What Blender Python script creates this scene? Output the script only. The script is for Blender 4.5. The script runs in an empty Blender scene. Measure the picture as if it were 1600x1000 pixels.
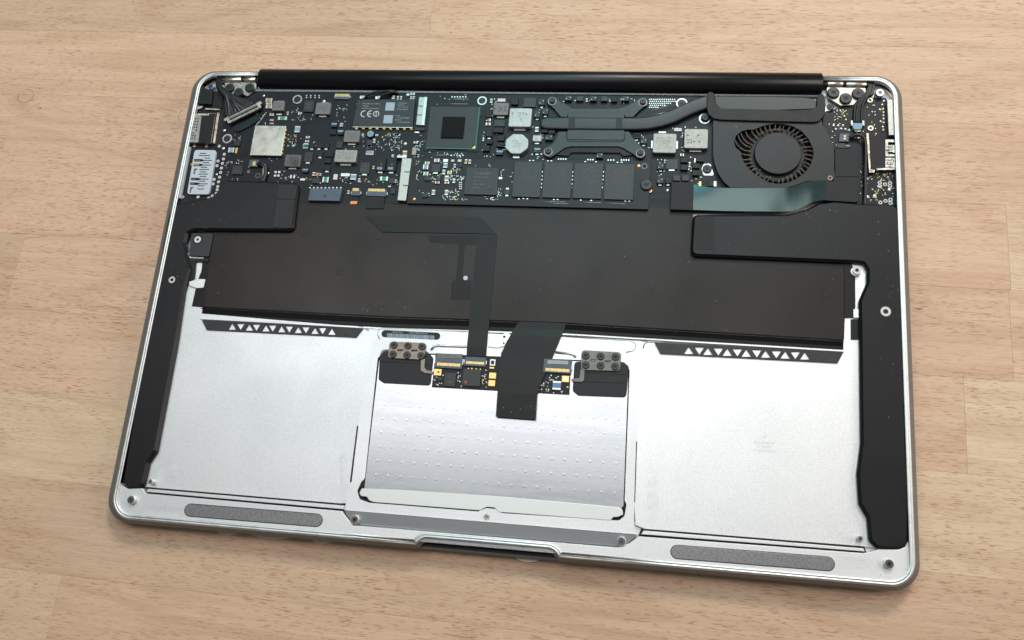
import bpy, math, random
from mathutils import Matrix, Vector
random.seed(11)
S = 0.001                                  # everything is measured in millimetres, built in metres
sc = bpy.context.scene

# ------------------------------------------------------------------ camera
# the camera was calibrated against the rim of the laptop (a 325 x 215 mm rounded rectangle)
F_PX = 1343.0
CAM = Vector((54.329809, -106.609869, 346.124444))
ROT = Matrix(((0.988591, 0.084877, -0.124437), (-0.048292, 0.961112, 0.271903), (0.142676, -0.262791, 0.954245)))
RIM_Z = 13.3                                # height of the rim's middle above the table
TILT = math.asin(6 / 215)                   # the wedge body is thicker at the hinge
LAP = Matrix.Translation((0, 0, RIM_Z * S)) @ Matrix.Rotation(TILT, 4, 'X')
cam = bpy.data.cameras.new('camera')
cam.sensor_width = 36.0
cam.lens = 36.0 * F_PX / 1600.0
cam.clip_start, cam.clip_end = 0.01, 50.0
cam_ob = bpy.data.objects.new('camera', cam)
sc.collection.objects.link(cam_ob)
cam_ob.matrix_world = LAP @ (Matrix.Translation(CAM * S) @ ROT.transposed().to_4x4())
sc.camera = cam_ob
cam.dof.use_dof = True
cam.dof.focus_distance = 0.385
cam.dof.aperture_fstop = 20.0

# ------------------------------------------------------------------ light
world = bpy.data.worlds.new('World'); sc.world = world
world.use_nodes = True
bg = world.node_tree.nodes['Background']
bg.inputs['Color'].default_value = (0.86, 0.88, 0.90, 1)
bg.inputs['Strength'].default_value = 0.17

def area(name, loc, target, sx, sy, power, col):
    l = bpy.data.lights.new(name, 'AREA'); l.shape = 'RECTANGLE'
    l.size, l.size_y, l.energy, l.color = sx, sy, power, col
    o = bpy.data.objects.new(name, l); sc.collection.objects.link(o)
    o.location = loc
    o.rotation_euler = (Vector(target) - Vector(loc)).to_track_quat('-Z', 'Y').to_euler()
    return o
area('ceiling_softbox', (-0.22, 0.27, 1.15), (-0.22, 0.25, 0), 1.15, 0.46, 5.7, (1.0, 0.965, 0.95))
area('teal_panel', (-0.10, 0.83, 1.15), (-0.05, 0.40, 0), 0.66, 0.52, 5.0, (0.28, 0.84, 0.95))  # unseen teal panel added for the tint reflected in the boards
area('rear_fill_lamp', (0.45, 1.30, 1.30), (0, 0, 0), 0.42, 0.34, 19.5, (1.0, 0.905, 0.82))  # unseen lamp added behind to brighten the wood and throw shadows forward
area('side_lamp', (1.30, 0.25, 0.80), (0, 0, 0), 0.6, 0.6, 8.5, (1.0, 0.905, 0.82))

sc.view_settings.view_transform = 'Standard'
sc.view_settings.look = 'None'
sc.view_settings.gamma = 1.0
sc.view_settings.exposure = 0.0
sc.render.resolution_x, sc.render.resolution_y = 1024, 640

# ------------------------------------------------------------------ measuring
def P(x, y, z=0.0):
    """point of the laptop plane at height z (mm above the rim) seen at photo position x, y"""
    d = ROT.transposed() @ Vector(((x - 800) / F_PX, (500 - y) / F_PX, -1))
    t = (z - CAM.z) / d.z
    return (CAM.x + t * d.x, CAM.y + t * d.y)
def PP(pts, z=0.0):
    return [P(x, y, z) for x, y in pts]
def Zm(ox, oy, s=6.15385):
    return lambda x, y: (ox + x / s, oy + y / s)
def ZP(zm, pts, z=0.0):
    return [P(*zm(x, y), z) for x, y in pts]
z1, z2, z3, z4, z5 = [Zm(x, 90) for x in (260, 500, 740, 980, 1200)]
b1, b3 = Zm(240, 220), Zm(600, 220)
b2, b4, b5, b6 = [Zm(x, 210) for x in (420, 800, 980, 1200)]
t1, t2 = Zm(560, 490), Zm(780, 490)
f1, f2, f3, f4, f5 = Zm(160, 680, 5), Zm(460, 700, 5), Zm(740, 720, 5), Zm(1020, 720, 5), Zm(1240, 760, 5.88)
k1, k2, k3 = Zm(240, 340, 5), Zm(540, 320, 5), Zm(960, 380, 3.2)
fz = Zm(1100, 180, 7.2727)
hz = Zm(840, 140, 8.3333)
gz = Zm(280, 225, 10.526)
rz = Zm(1300, 140, 5.2632)

# ------------------------------------------------------------------ materials
MATS = {}
def new_mat(name):
    m = bpy.data.materials.new(name); m.use_nodes = True
    MATS[name] = m
    nt = m.node_tree
    return m, nt, nt.nodes['Principled BSDF']
def mat(name, col, rough=0.5, metal=0.0, spec=0.5, var=0.0, vscale=300.0, bump=0.0, bscale=2000.0, stretch=None, coat=0.0, rvar=0.0, rscale=None):
    m, nt, b = new_mat(name)
    b.inputs['Base Color'].default_value = (*col, 1)
    b.inputs['Roughness'].default_value = rough
    b.inputs['Metallic'].default_value = metal
    b.inputs['Specular IOR Level'].default_value = spec
    b.inputs['Coat Weight'].default_value = coat
    b.inputs['Coat Roughness'].default_value = 0.25
    if var or bump or rvar:
        tc = nt.nodes.new('ShaderNodeTexCoord')
        mp = nt.nodes.new('ShaderNodeMapping')
        nt.links.new(tc.outputs['Object'], mp.inputs['Vector'])
        if stretch: mp.inputs['Scale'].default_value = stretch
    if var or rvar:
        n = nt.nodes.new('ShaderNodeTexNoise'); n.inputs['Scale'].default_value = vscale
        n.inputs['Detail'].default_value = 5
        nt.links.new(mp.outputs['Vector'], n.inputs['Vector'])
    if var:
        r = nt.nodes.new('ShaderNodeValToRGB')
        lo = [max(0, c * (1 - var)) for c in col]; hi = [min(1, c * (1 + var)) for c in col]
        r.color_ramp.elements[0].position = 0.3; r.color_ramp.elements[0].color = (*lo, 1)
        r.color_ramp.elements[1].position = 0.7; r.color_ramp.elements[1].color = (*hi, 1)
        nt.links.new(n.outputs['Fac'], r.inputs['Fac'])
        nt.links.new(r.outputs['Color'], b.inputs['Base Color'])
    if rvar:
        mr = nt.nodes.new('ShaderNodeMapRange')
        mr.inputs['From Min'].default_value = 0.3; mr.inputs['From Max'].default_value = 0.7
        mr.inputs['To Min'].default_value = max(0.02, rough - rvar); mr.inputs['To Max'].default_value = min(1, rough + rvar)
        src = n
        if rscale:
            src = nt.nodes.new('ShaderNodeTexNoise'); src.inputs['Scale'].default_value = rscale; src.inputs['Detail'].default_value = 6
            nt.links.new(mp.outputs['Vector'], src.inputs['Vector'])
        nt.links.new(src.outputs['Fac'], mr.inputs['Value'])
        nt.links.new(mr.outputs['Result'], b.inputs['Roughness'])
    if bump:
        n2 = nt.nodes.new('ShaderNodeTexNoise'); n2.inputs['Scale'].default_value = bscale
        n2.inputs['Detail'].default_value = 3
        bp = nt.nodes.new('ShaderNodeBump'); bp.inputs['Strength'].default_value = bump
        bp.inputs['Distance'].default_value = 0.0001
        nt.links.new(mp.outputs['Vector'], n2.inputs['Vector'])
        nt.links.new(n2.outputs['Fac'], bp.inputs['Height'])
        nt.links.new(bp.outputs['Normal'], b.inputs['Normal'])
    return m
mat('alu', (0.74, 0.735, 0.74), 0.54, 1.0, var=0.085, vscale=2000, bump=0.45, bscale=2400, rvar=0.09, rscale=24)
mat('alu_rim', (0.60, 0.605, 0.60), 0.46, 1.0, var=0.14, vscale=250, bump=0.3, bscale=1800, rvar=0.08)
mat('alu_side_shaded', (0.20, 0.205, 0.20), 0.55, 0.55, spec=0.3, var=0.08, vscale=400, bump=0.3, bscale=2200)  # aluminium of outer walls and lid, their shade put into the colour
mat('alu_bar_shaded', (0.52, 0.53, 0.54), 0.46, 1.0, var=0.05, vscale=2400, bump=0.25, bscale=2600)  # aluminium darkened: shade of the front bar's slope is in the colour
mat('magnet', (0.25, 0.245, 0.25), 0.5, 1.0, var=0.22, vscale=1300, bump=0.5, bscale=1600)
mat('trackpad_sheet', (0.425, 0.445, 0.470), 0.28, 1.0, var=0.05, vscale=250, bump=0.03, bscale=300, stretch=(1, 9, 1), rvar=0.04, rscale=30)
mat('strip', (0.66, 0.68, 0.66), 0.42, 0.55)
mat('steel', (0.46, 0.45, 0.42), 0.34, 1.0, var=0.18, vscale=500, rvar=0.1)
mat('steel_dull', (0.36, 0.35, 0.32), 0.42, 1.0, var=0.2, vscale=900, rvar=0.1)
mat('nickel', (0.66, 0.58, 0.47), 0.30, 1.0, var=0.15, vscale=700, rvar=0.1)
mat('can', (0.50, 0.485, 0.43), 0.32, 1.0, var=0.10, vscale=350, bump=0.10, bscale=500, rvar=0.07)
mat('gold', (0.62, 0.44, 0.16), 0.38, 1.0, var=0.1, vscale=900)
mat('copper', (0.75, 0.36, 0.16), 0.4, 1.0)
mat('solder', (0.55, 0.55, 0.52), 0.36, 0.9)
mat('gunmetal', (0.17, 0.145, 0.125), 0.38, 0.9, var=0.15, vscale=500)
mat('gunmetal_cool', (0.13, 0.13, 0.115), 0.42, 0.9, var=0.12, vscale=500)
mat('screw_black', (0.030, 0.030, 0.031), 0.36, 0.5, var=0.3, vscale=900)
mat('screw_blue', (0.06, 0.10, 0.17), 0.35, 0.9)
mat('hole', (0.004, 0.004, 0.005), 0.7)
mat('pcb', (0.0080, 0.0095, 0.0135), 0.42, 0.0, spec=0.24, var=0.35, vscale=160, rvar=0.05)
mat('ssd_pcb', (0.0085, 0.0110, 0.0125), 0.42, 0.0, spec=0.28, var=0.2, vscale=200)
mat('ic', (0.017, 0.019, 0.022), 0.42, 0.0, spec=0.42, var=0.2, vscale=700, bump=0.15)
mat('ic_black', (0.0075, 0.0075, 0.0085), 0.45, 0.0, spec=0.30, var=0.25, vscale=900)
mat('die', (0.004, 0.004, 0.004), 0.55, 0.0, spec=0.12, var=0.6, vscale=1500, bump=0.5, bscale=1500)
mat('substrate', (0.01, 0.10, 0.075), 0.35)
mat('ferrite', (0.155, 0.15, 0.15), 0.55, 0.2, var=0.12, vscale=900, bump=0.3)
mat('ferrite_light', (0.27, 0.265, 0.245), 0.46, 0.55, var=0.14, vscale=700, bump=0.35)
mat('ferrite_silver', (0.33, 0.325, 0.305), 0.42, 0.6, var=0.12, vscale=700, bump=0.3)
mat('ceramic', (0.34, 0.20, 0.12), 0.5, var=0.2, vscale=900)
mat('ceramic_grey', (0.30, 0.29, 0.27), 0.5)
mat('cap_blue', (0.20, 0.31, 0.42), 0.5)
mat('blue_chip', (0.11, 0.20, 0.42), 0.45)
mat('green_part', (0.05, 0.24, 0.14), 0.45)
mat('conn_blue', (0.060, 0.085, 0.12), 0.48, var=0.15, vscale=600)
mat('conn_white', (0.46, 0.50, 0.56), 0.45)
mat('white', (0.58, 0.58, 0.56), 0.45)
mat('print_white', (0.62, 0.65, 0.68), 0.6)
mat('print_blue', (0.30, 0.38, 0.46), 0.6)
mat('print_dark', (0.05, 0.05, 0.05), 0.6)
mat('print_grey', (0.11, 0.10, 0.095), 0.6)
mat('etch', (0.50, 0.50, 0.51), 0.55, 0.8)
mat('speaker', (0.0050, 0.0050, 0.0065), 0.42, 0.0, spec=0.30, var=0.2, vscale=400, bump=0.25, bscale=1500, rvar=0.05, rscale=40)
mat('foam', (0.030, 0.031, 0.033), 0.95, 0.0, var=0.4, vscale=2500, bump=0.8, bscale=2500)
mat('rubber', (0.0045, 0.0045, 0.0058), 0.33, 0.0, spec=0.30, bump=0.1, rvar=0.04, rscale=60)
mat('film', (0.0140, 0.0102, 0.0084), 0.38, 0.0, spec=0.27, var=0.22, vscale=60, rvar=0.09, rscale=18, bump=0.25, bscale=140)
mat('film_dark', (0.0055, 0.0046, 0.0046), 0.45, spec=0.25)
mat('flex', (0.0078, 0.0080, 0.0078), 0.45, 0.0, spec=0.26, var=0.2, vscale=200)
mat('flex_gloss', (0.012, 0.022, 0.024), 0.15, 0.0, spec=0.9, var=0.2, vscale=300)
MATS['flex_gloss'].node_tree.nodes['Principled BSDF'].inputs['Specular Tint'].default_value = (0.70, 1.0, 0.98, 1)  # teal of the reflected light put into the sheen colour
mat('tape', (0.0075, 0.0075, 0.0092), 0.55, 0.0, spec=0.30, var=0.2, vscale=300)
mat('heat', (0.014, 0.018, 0.0185), 0.40, 0.0, spec=0.45, var=0.2, vscale=500, bump=0.15)
mat('heat_worn', (0.013, 0.0125, 0.0115), 0.45, 0.1, spec=0.25, var=0.4, vscale=300)
mat('fan', (0.0095, 0.0105, 0.0125), 0.42, 0.0, spec=0.34, var=0.15, vscale=500, bump=0.1, rvar=0.04, rscale=60)
mat('fan_dust', (0.085, 0.068, 0.054), 0.85, 0.0, var=0.8, vscale=900, bump=0.6, bscale=900)
mat('pad_dark', (0.0100, 0.0100, 0.0130), 0.52, 0.0, spec=0.35, var=0.12, vscale=300)
mat('comb', (0.012, 0.012, 0.014), 0.5, 0.0, var=0.3, vscale=400, bump=0.4, bscale=500)
mat('wire', (0.007, 0.007, 0.008), 0.42, 0.0, var=0.3, vscale=400)
mat('dust', (0.33, 0.32, 0.28), 0.9)
mat('hair', (0.045, 0.03, 0.02), 0.5)
mat('yellow', (0.40, 0.33, 0.06), 0.5)
mat('orange', (0.85, 0.27, 0.07), 0.45)
mat('red', (0.35, 0.06, 0.03), 0.5)
mat('clear', (0.72, 0.66, 0.56), 0.35)

def wood_material():
    m, nt, b = new_mat('beech')
    N, L = nt.nodes.new, nt.links.new
    tc = N('ShaderNodeTexCoord'); oi = N('ShaderNodeObjectInfo')
    off = N('ShaderNodeVectorMath'); off.operation = 'MULTIPLY_ADD'
    off.inputs[1].default_value = (7.3, 3.1, 5.7)
    cmb = N('ShaderNodeCombineXYZ')
    for i in range(3): L(oi.outputs['Random'], cmb.inputs[i])
    L(cmb.outputs[0], off.inputs[0]); L(tc.outputs['Object'], off.inputs[2])
    def noise(scale, sx, sy, detail=4, rough=0.55, dist=0.0):
        mp = N('ShaderNodeMapping'); mp.inputs['Scale'].default_value = (sx, sy, 1)
        L(off.outputs[0], mp.inputs['Vector'])
        n = N('ShaderNodeTexNoise'); n.inputs['Scale'].default_value = scale
        n.inputs['Detail'].default_value = detail; n.inputs['Roughness'].default_value = rough
        n.inputs['Distortion'].default_value = dist
        L(mp.outputs[0], n.inputs['Vector']); return n
    def ramp(src, p0, p1, c0, c1):
        r = N('ShaderNodeValToRGB')
        r.color_ramp.elements[0].position = p0; r.color_ramp.elements[1].position = p1
        r.color_ramp.elements[0].color = (*c0, 1); r.color_ramp.elements[1].color = (*c1, 1)
        L(src, r.inputs['Fac']); return r
    def mix(kind, fac, a, c):
        x = N('ShaderNodeMix'); x.data_type = 'RGBA'; x.blend_type = kind
        if isinstance(fac, (int, float)): x.inputs['Factor'].default_value = fac
        else: L(fac, x.inputs['Factor'])
        L(a, x.inputs[6])
        if isinstance(c, tuple): x.inputs[7].default_value = (*c, 1)
        else: L(c, x.inputs[7])
        return x.outputs[2]
    # plank tone
    tone = ramp(oi.outputs['Random'], 0.0, 1.0, (0.545, 0.378, 0.262), (0.650, 0.492, 0.342))
    tone.color_ramp.elements.new(0.33).color = (0.620, 0.418, 0.298, 1)
    tone.color_ramp.elements.new(0.66).color = (0.585, 0.420, 0.286, 1)
    # slow growth figure, cathedral-like bands
    g = noise(9, 0.55, 3.4, 2, 0.4, 0.5)
    wv = N('ShaderNodeMath'); wv.operation = 'MULTIPLY'; wv.inputs[1].default_value = 34
    L(g.outputs['Fac'], wv.inputs[0])
    sn = N('ShaderNodeMath'); sn.operation = 'SINE'; L(wv.outputs[0], sn.inputs[0])
    band = ramp(sn.outputs[0], 0.1, 1.0, (1, 1, 1), (0.90, 0.865, 0.835))
    c = mix('MULTIPLY', 0.80, tone.outputs[0], band.outputs[0])
    # broad fibre streaks
    st = noise(90, 0.16, 3.4, 5, 0.6)
    stc = ramp(st.outputs['Fac'], 0.3, 0.7, (0.93, 0.91, 0.885), (1.04, 1.04, 1.04))
    c = mix('MULTIPLY', 1.0, c, stc.outputs[0])
    fine = noise(520, 0.09, 2.4, 3, 0.6)
    fic = ramp(fine.outputs['Fac'], 0.3, 0.7, (0.93, 0.915, 0.90), (1.05, 1.05, 1.05))
    c = mix('MULTIPLY', 1.0, c, fic.outputs[0])
    # ray flecks: short dark dashes
    fl = noise(330, 0.75, 8.5, 1, 0.4)
    flr = ramp(fl.outputs['Fac'], 0.605, 0.65, (0, 0, 0), (1, 1, 1))
    pm = noise(26, 0.8, 1.6, 2, 0.5)
    pmr = ramp(pm.outputs['Fac'], 0.36, 0.60, (0.40, 0.40, 0.40), (1, 1, 1))
    fm = N('ShaderNodeMath'); fm.operation = 'MULTIPLY'
    L(flr.outputs[0], fm.inputs[0]); L(pmr.outputs[0], fm.inputs[1])
    c = mix('MULTIPLY', fm.outputs[0], c, (0.68, 0.545, 0.455))
    # a few darker mineral streaks
    ms = noise(11, 0.10, 2.6, 3, 0.5)
    msr = ramp(ms.outputs['Fac'], 0.70, 0.76, (0, 0, 0), (1, 1, 1))
    c = mix('MULTIPLY', msr.outputs[0], c, (0.80, 0.66, 0.53))
    L(c, b.inputs['Base Color'])
    b.inputs['Roughness'].default_value = 0.52
    b.inputs['Specular IOR Level'].default_value = 0.35
    bp = N('ShaderNodeBump'); bp.inputs['Strength'].default_value = 0.25; bp.inputs['Distance'].default_value = 0.0001
    bp.invert = True
    L(fm.outputs[0], bp.inputs['Height']); L(bp.outputs[0], b.inputs['Normal'])
wood_material()

# ------------------------------------------------------------------ mesh building
CENTRE = {}
def offset_poly(pts, d):
    """move a counter-clockwise outline inwards by d (outwards when negative)"""
    n = len(pts); out = []
    for i in range(n):
        p0, p1, p2 = Vector(pts[i - 1]), Vector(pts[i]), Vector(pts[(i + 1) % n])
        a, b = (p1 - p0), (p2 - p1)
        if a.length < 1e-6 or b.length < 1e-6: out.append(tuple(p1)); continue
        a.normalize(); b.normalize()
        na, nb = Vector((-a.y, a.x)), Vector((-b.y, b.x))
        k = 1 + na.dot(nb)
        m = (na + nb) / max(k, 0.35)
        out.append((p1.x + m.x * d, p1.y + m.y * d))
    return out
def ccw(pts):
    s = sum(pts[i - 1][0] * pts[i][1] - pts[i][0] * pts[i - 1][1] for i in range(len(pts)))
    return list(pts) if s > 0 else list(reversed(pts))
def fillet(pts, r, n=4):
    """round corners; r is a number or a list of radii"""
    out = []; k = len(pts)
    for i in range(k):
        rr = r[i] if isinstance(r, (list, tuple)) else r
        p0, p1, p2 = Vector(pts[i - 1]), Vector(pts[i]), Vector(pts[(i + 1) % k])
        a, b = p0 - p1, p2 - p1
        if rr <= 0: out.append(tuple(p1)); continue
        la, lb = a.length, b.length
        a.normalize(); b.normalize()
        ang = a.angle(b, math.pi)
        if ang > 3.05: out.append(tuple(p1)); continue
        t = min(rr / math.tan(ang / 2), la * 0.48, lb * 0.48)
        s, e = p1 + a * t, p1 + b * t
        for j in range(n + 1):
            q = j / n
            out.append(tuple((s * (1 - q) + p1 * q) * (1 - q) + (p1 * (1 - q) + e * q) * q))
    return out
def rect(u, v, w, h, rot=0):
    c, s = math.cos(rot), math.sin(rot)
    return [(u + x * c - y * s, v + x * s + y * c) for x, y in ((-w / 2, -h / 2), (w / 2, -h / 2), (w / 2, h / 2), (-w / 2, h / 2))]
def ellipse(u, v, a, b, n=32, ph=0.0):
    return [(u + a * math.cos(ph + 2 * math.pi * i / n), v + b * math.sin(ph + 2 * math.pi * i / n)) for i in range(n)]
TEXT = {}
def text_geo(body):
    if body not in TEXT:
        cu = bpy.data.curves.new('t', 'FONT'); cu.body = body
        cu.align_x, cu.align_y = 'CENTER', 'CENTER'; cu.resolution_u = 2
        o = bpy.data.objects.new('t', cu)
        me = bpy.data.meshes.new_from_object(o)
        TEXT[body] = ([(p.co.x, p.co.y) for p in me.vertices], [tuple(f.vertices) for f in me.polygons])
        bpy.data.objects.remove(o); bpy.data.meshes.remove(me); bpy.data.curves.remove(cu)
    return TEXT[body]

class MB:
    def __init__(self): self.v, self.f, self.m, self.s, self.names = [], [], [], [], []
    def mi(self, name):
        if name not in self.names: self.names.append(name)
        return self.names.index(name)
    def face(self, idx, mt, smooth=False):
        self.f.append(tuple(idx)); self.m.append(self.mi(mt)); self.s.append(smooth)
    def rings(self, rings, mt, smooth=False, top=True, bottom=True, topmat=None):
        base = [len(self.v)]; 
        for r in rings:
            self.v.extend(r); base.append(len(self.v))
        n = len(rings[0])
        for k in range(len(rings) - 1):
            for i in range(n):
                j = (i + 1) % n
                self.face((base[k] + i, base[k] + j, base[k + 1] + j, base[k + 1] + i), mt, smooth)
        if bottom: self.face(reversed(range(base[0], base[0] + n)), mt)
        if top: self.face(range(base[-2], base[-2] + n), topmat or mt)
    def prism(self, pts, z0, z1, mt, bev=0.0, skirt=0.0, topmat=None):
        pts = ccw(pts)
        rr = []
        low = offset_poly(pts, -skirt) if skirt else pts
        rr.append([(x, y, z0) for x, y in low])
        if bev:
            rr.append([(x, y, z1 - bev) for x, y in pts])
            rr.append([(x, y, z1 - bev * 0.3) for x, y in offset_poly(pts, bev * 0.3)])
            rr.append([(x, y, z1) for x, y in offset_poly(pts, bev)])
        else:
            rr.append([(x, y, z1) for x, y in pts])
        self.rings(rr, mt, topmat=topmat); return self
    def box(self, u, v, w, h, z0, z1, mt, bev=0.0, rot=0.0, rad=0.0, topmat=None):
        p = rect(u, v, w, h, rot)
        if rad: p = fillet(p, rad, 4)
        return self.prism(p, z0, z1, mt, bev, topmat=topmat)
    def cyl(self, u, v, r, z0, z1, mt, n=20, bev=0.0, ry=None):
        pts = ellipse(u, v, r, ry or r, n)
        rr = [[(x, y, z0) for x, y in pts]]
        if bev:
            q = (r - bev) / r
            rr += [[(x, y, z1 - bev) for x, y in pts], [(u + (x - u) * q, v + (y - v) * q, z1) for x, y in pts]]
        else: rr += [[(x, y, z1) for x, y in pts]]
        self.rings(rr, mt, True); return self
    def ring(self, u, v, r0, r1, z0, z1, mt, n=20):
        a, b = ellipse(u, v, r1, r1, n), ellipse(u, v, r0, r0, n)
        self.rings([[(x, y, z0) for x, y in a], [(x, y, z1) for x, y in a], [(x, y, z1) for x, y in b], [(x, y, z0) for x, y in b]],
                   mt, False, top=False, bottom=False); return self
    def dome(self, u, v, r, z, h, mt, n=10):
        rr = [[(x, y, z) for x, y in ellipse(u, v, r, r, n)],
              [(x, y, z + h * 0.7) for x, y in ellipse(u, v, r * 0.72, r * 0.72, n)],
              [(x, y, z + h) for x, y in ellipse(u, v, r * 0.3, r * 0.3, n)]]
        self.rings(rr, mt, True, bottom=False); return self
    def tube(self, path, r, mt, n=8):
        path = [Vector(p) for p in path]; rr = []
        up = Vector((0, 0, 1))
        for i, p in enumerate(path):
            d = (path[min(i + 1, len(path) - 1)] - path[max(i - 1, 0)]).normalized()
            s = d.cross(up)
            if s.length < 1e-3: s = d.cross(Vector((1, 0, 0)))
            s.normalize(); q = s.cross(d)
            rad = r[i] if isinstance(r, (list, tuple)) else r
            rr.append([tuple(p + (s * math.cos(a) + q * math.sin(a)) * rad) for a in [2 * math.pi * k / n for k in range(n)]])
        self.rings(rr, mt, True); return self
    def ribbon(self, left, right, th, mt):
        """flat cable between two 3-D edges"""
        rr = []
        for a, b in zip(left, right):
            rr.append([(a[0], a[1], a[2] - th), (b[0], b[1], b[2] - th), (b[0], b[1], b[2]), (a[0], a[1], a[2])])
        self.rings(rr, mt, False); return self
    def holed(self, outer, holes, z0, z1, mt):
        cu = bpy.data.curves.new('h', 'CURVE'); cu.dimensions = '2D'; cu.fill_mode = 'BOTH'; cu.extrude = (z1 - z0) / 2
        for loop in [outer] + holes:
            sp = cu.splines.new('POLY'); sp.points.add(len(loop) - 1); sp.use_cyclic_u = True
            for q, (x, y) in zip(sp.points, loop): q.co = (x, y, 0, 1)
        o = bpy.data.objects.new('h', cu); me = bpy.data.meshes.new_from_object(o)
        k = len(self.v); zc = (z0 + z1) / 2
        self.v.extend((p.co.x, p.co.y, p.co.z + zc) for p in me.vertices)
        for f in me.polygons: self.face([k + i for i in f.vertices], mt)
        bpy.data.objects.remove(o); bpy.data.meshes.remove(me); bpy.data.curves.remove(cu); return self
    def text(self, body, u, v, z, size, mt, rot=0.0, sx=1.0):
        vs, fs = text_geo(body); k = len(self.v); c, s = math.cos(rot), math.sin(rot)
        for x, y in vs:
            x *= size * sx; y *= size
            self.v.append((u + x * c - y * s, v + x * s + y * c, z))
        for f in fs: self.face([k + i for i in f], mt)
        return self
    def scribble(self, u, v, w, h, z, rows, mt, rot=0.0, fill=0.8):
        """rows of illegible printed characters"""
        lh = h / (rows * 1.6); c, s = math.cos(rot), math.sin(rot)
        for r in range(rows):
            y = h / 2 - (r + 0.5) * h / rows; x = -w / 2; end = w / 2 * random.uniform(0.6, 1.0)
            while x < end:
                cw = lh * random.uniform(0.35, 0.6)
                if random.random() < fill:
                    for (dx, dy, ww, hh) in random.choice([((0, 0, .2, 1), (0, .4, 1, .2)), ((0, .4, 1, .2), (0, -.4, 1, .2), (.4, 0, .2, 1)), ((-.4, 0, .2, 1), (0, 0, 1, .2)), ((0, -.4, 1, .2), (.4, .2, .2, .6), (-.4, 0, .2, .8))]):
                        p = rect(x + dx * cw, y + dy * lh, ww * cw, hh * lh); k = len(self.v)
                        self.v.extend((u + a * c - b * s, v + a * s + b * c, z) for a, b in p)
                        self.face((k, k + 1, k + 2, k + 3), mt)
                x += cw * 1.5
        return self
    def build(self, name, parent=None, kind=None):
        xs = [min(p[i] for p in self.v) for i in range(3)]; xe = [max(p[i] for p in self.v) for i in range(3)]
        c = Vector(((xs[0] + xe[0]) / 2, (xs[1] + xe[1]) / 2, xs[2]))
        me = bpy.data.meshes.new(name)
        me.from_pydata([((p[0] - c.x) * S, (p[1] - c.y) * S, (p[2] - c.z) * S) for p in self.v], [], self.f)
        for n in self.names: me.materials.append(MATS[n])
        me.polygons.foreach_set('material_index', self.m); me.polygons.foreach_set('use_smooth', self.s)
        me.update()
        return link(name, me, c, parent, kind)
def link(name, me, c, parent=None, kind=None):
    o = bpy.data.objects.new(name, me); sc.collection.objects.link(o)
    CENTRE[o.name] = Vector(c)
    pc = CENTRE[parent.name] if parent else Vector((0, 0, 0))
    o.location = (Vector(c) - pc) * S
    if parent: o.parent = parent
    if kind: o['kind'] = kind
    return o
def again(src, dx, dy, dz=0.0):
    """a copy of a part that shares its mesh, moved by so many millimetres"""
    o = src.copy(); sc.collection.objects.link(o); CENTRE[o.name] = CENTRE[src.name] + Vector((dx, dy, dz))
    o.location = src.location + Vector((dx, dy, dz)) * S
    return o

# ------------------------------------------------------------------ the table: beech staves
table = bpy.data.objects.new('table_top', None); sc.collection.objects.link(table)
table['kind'] = 'structure'; table['label'] = 'glued beech stave table top under the laptop'
CENTRE[table.name] = Vector((0, 0, 0))
table.rotation_euler.z = -0.0195
PW = 38.55
def joint(k): return 97.0 - PW * k                     # upper edge of row k, in the table's own frame
ENDS = {-3: [-120, 260], -2: [-57], -1: [-161, 330], 0: [-330, 240], 1: [-300, 206], 2: [-243, 205], 3: [-330, 186],
        4: [-262, 300], 5: [-305, 330], 6: [-180, 330], 7: [-60, 330]}
for k in range(-3, 8):
    y1, y0 = joint(k), joint(k) - PW
    xs = [-520] + ENDS[k] + [520]
    for a, b in zip(xs, xs[1:]):
        m = MB(); m.box((a + b) / 2, (y0 + y1) / 2, b - a - 0.05, PW - 0.05, -27, 0, 'beech', 0.05)
        m.build('stave', table)

# ------------------------------------------------------------------ the laptop
laptop = bpy.data.objects.new('laptop', None); sc.collection.objects.link(laptop)
laptop.matrix_world = LAP
laptop['label'] = 'silver laptop lying upside down with its bottom cover off, circuit boards showing'
laptop['category'] = 'laptop'
CENTRE[laptop.name] = Vector((0, 0, 0))
LINV = LAP.inverted()
def base_low(v): return -(RIM_Z + v * math.sin(TILT)) + 5.4      # underside of the body, just above the lid

# outline of the body: open path from the hinge's left end round the front to its right end
HW, HH, RC = 162.5, 107.5, 11.0
HWL, HWR, HT_ = 165.2, 163.6, 108.6
def outline():
    pts = [(P(408, 108)[0], HH)]
    def arc(cx, cy, a0, a1, n=12):
        for i in range(n + 1):
            a = math.radians(a0 + (a1 - a0) * i / n); pts.append((cx + RC * math.cos(a), cy + RC * math.sin(a)))
    pts.append((-HW + RC + 6, HH)); arc(-HW + RC, HH - RC, 90, 180)
    for i in range(1, 8): pts.append((-HW, HH - RC - (HH + HH - 2 * RC) * i / 8))
    arc(-HW + RC, -HH + RC, 180, 270)
    uL, uR, dp = P(648, 858)[0], P(868, 880)[0] + 1.2, 2.9
    pts.append((-100, -HH)); pts.append((-60, -HH))
    for q in (0, .2, .4, .6, .8, 1): pts.append((uL + 4 * q, -HH + dp * (3 * q * q - 2 * q ** 3)))
    pts.append(((uL + uR) / 2, -HH + dp))
    for q in (1, .8, .6, .4, .2, 0): pts.append((uR - 4 * q, -HH + dp * (3 * q * q - 2 * q ** 3)))
    pts.append((70, -HH)); pts.append((110, -HH))
    arc(HW - RC, -HH + RC, 270, 360)
    for i in range(1, 8): pts.append((HW, -HH + RC + (HH + HH - 2 * RC) * i / 8))
    arc(HW - RC, HH - RC, 0, 90)
    pts.append((P(1283, 114)[0], HH))
    return pts
PATH = outline()
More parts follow.
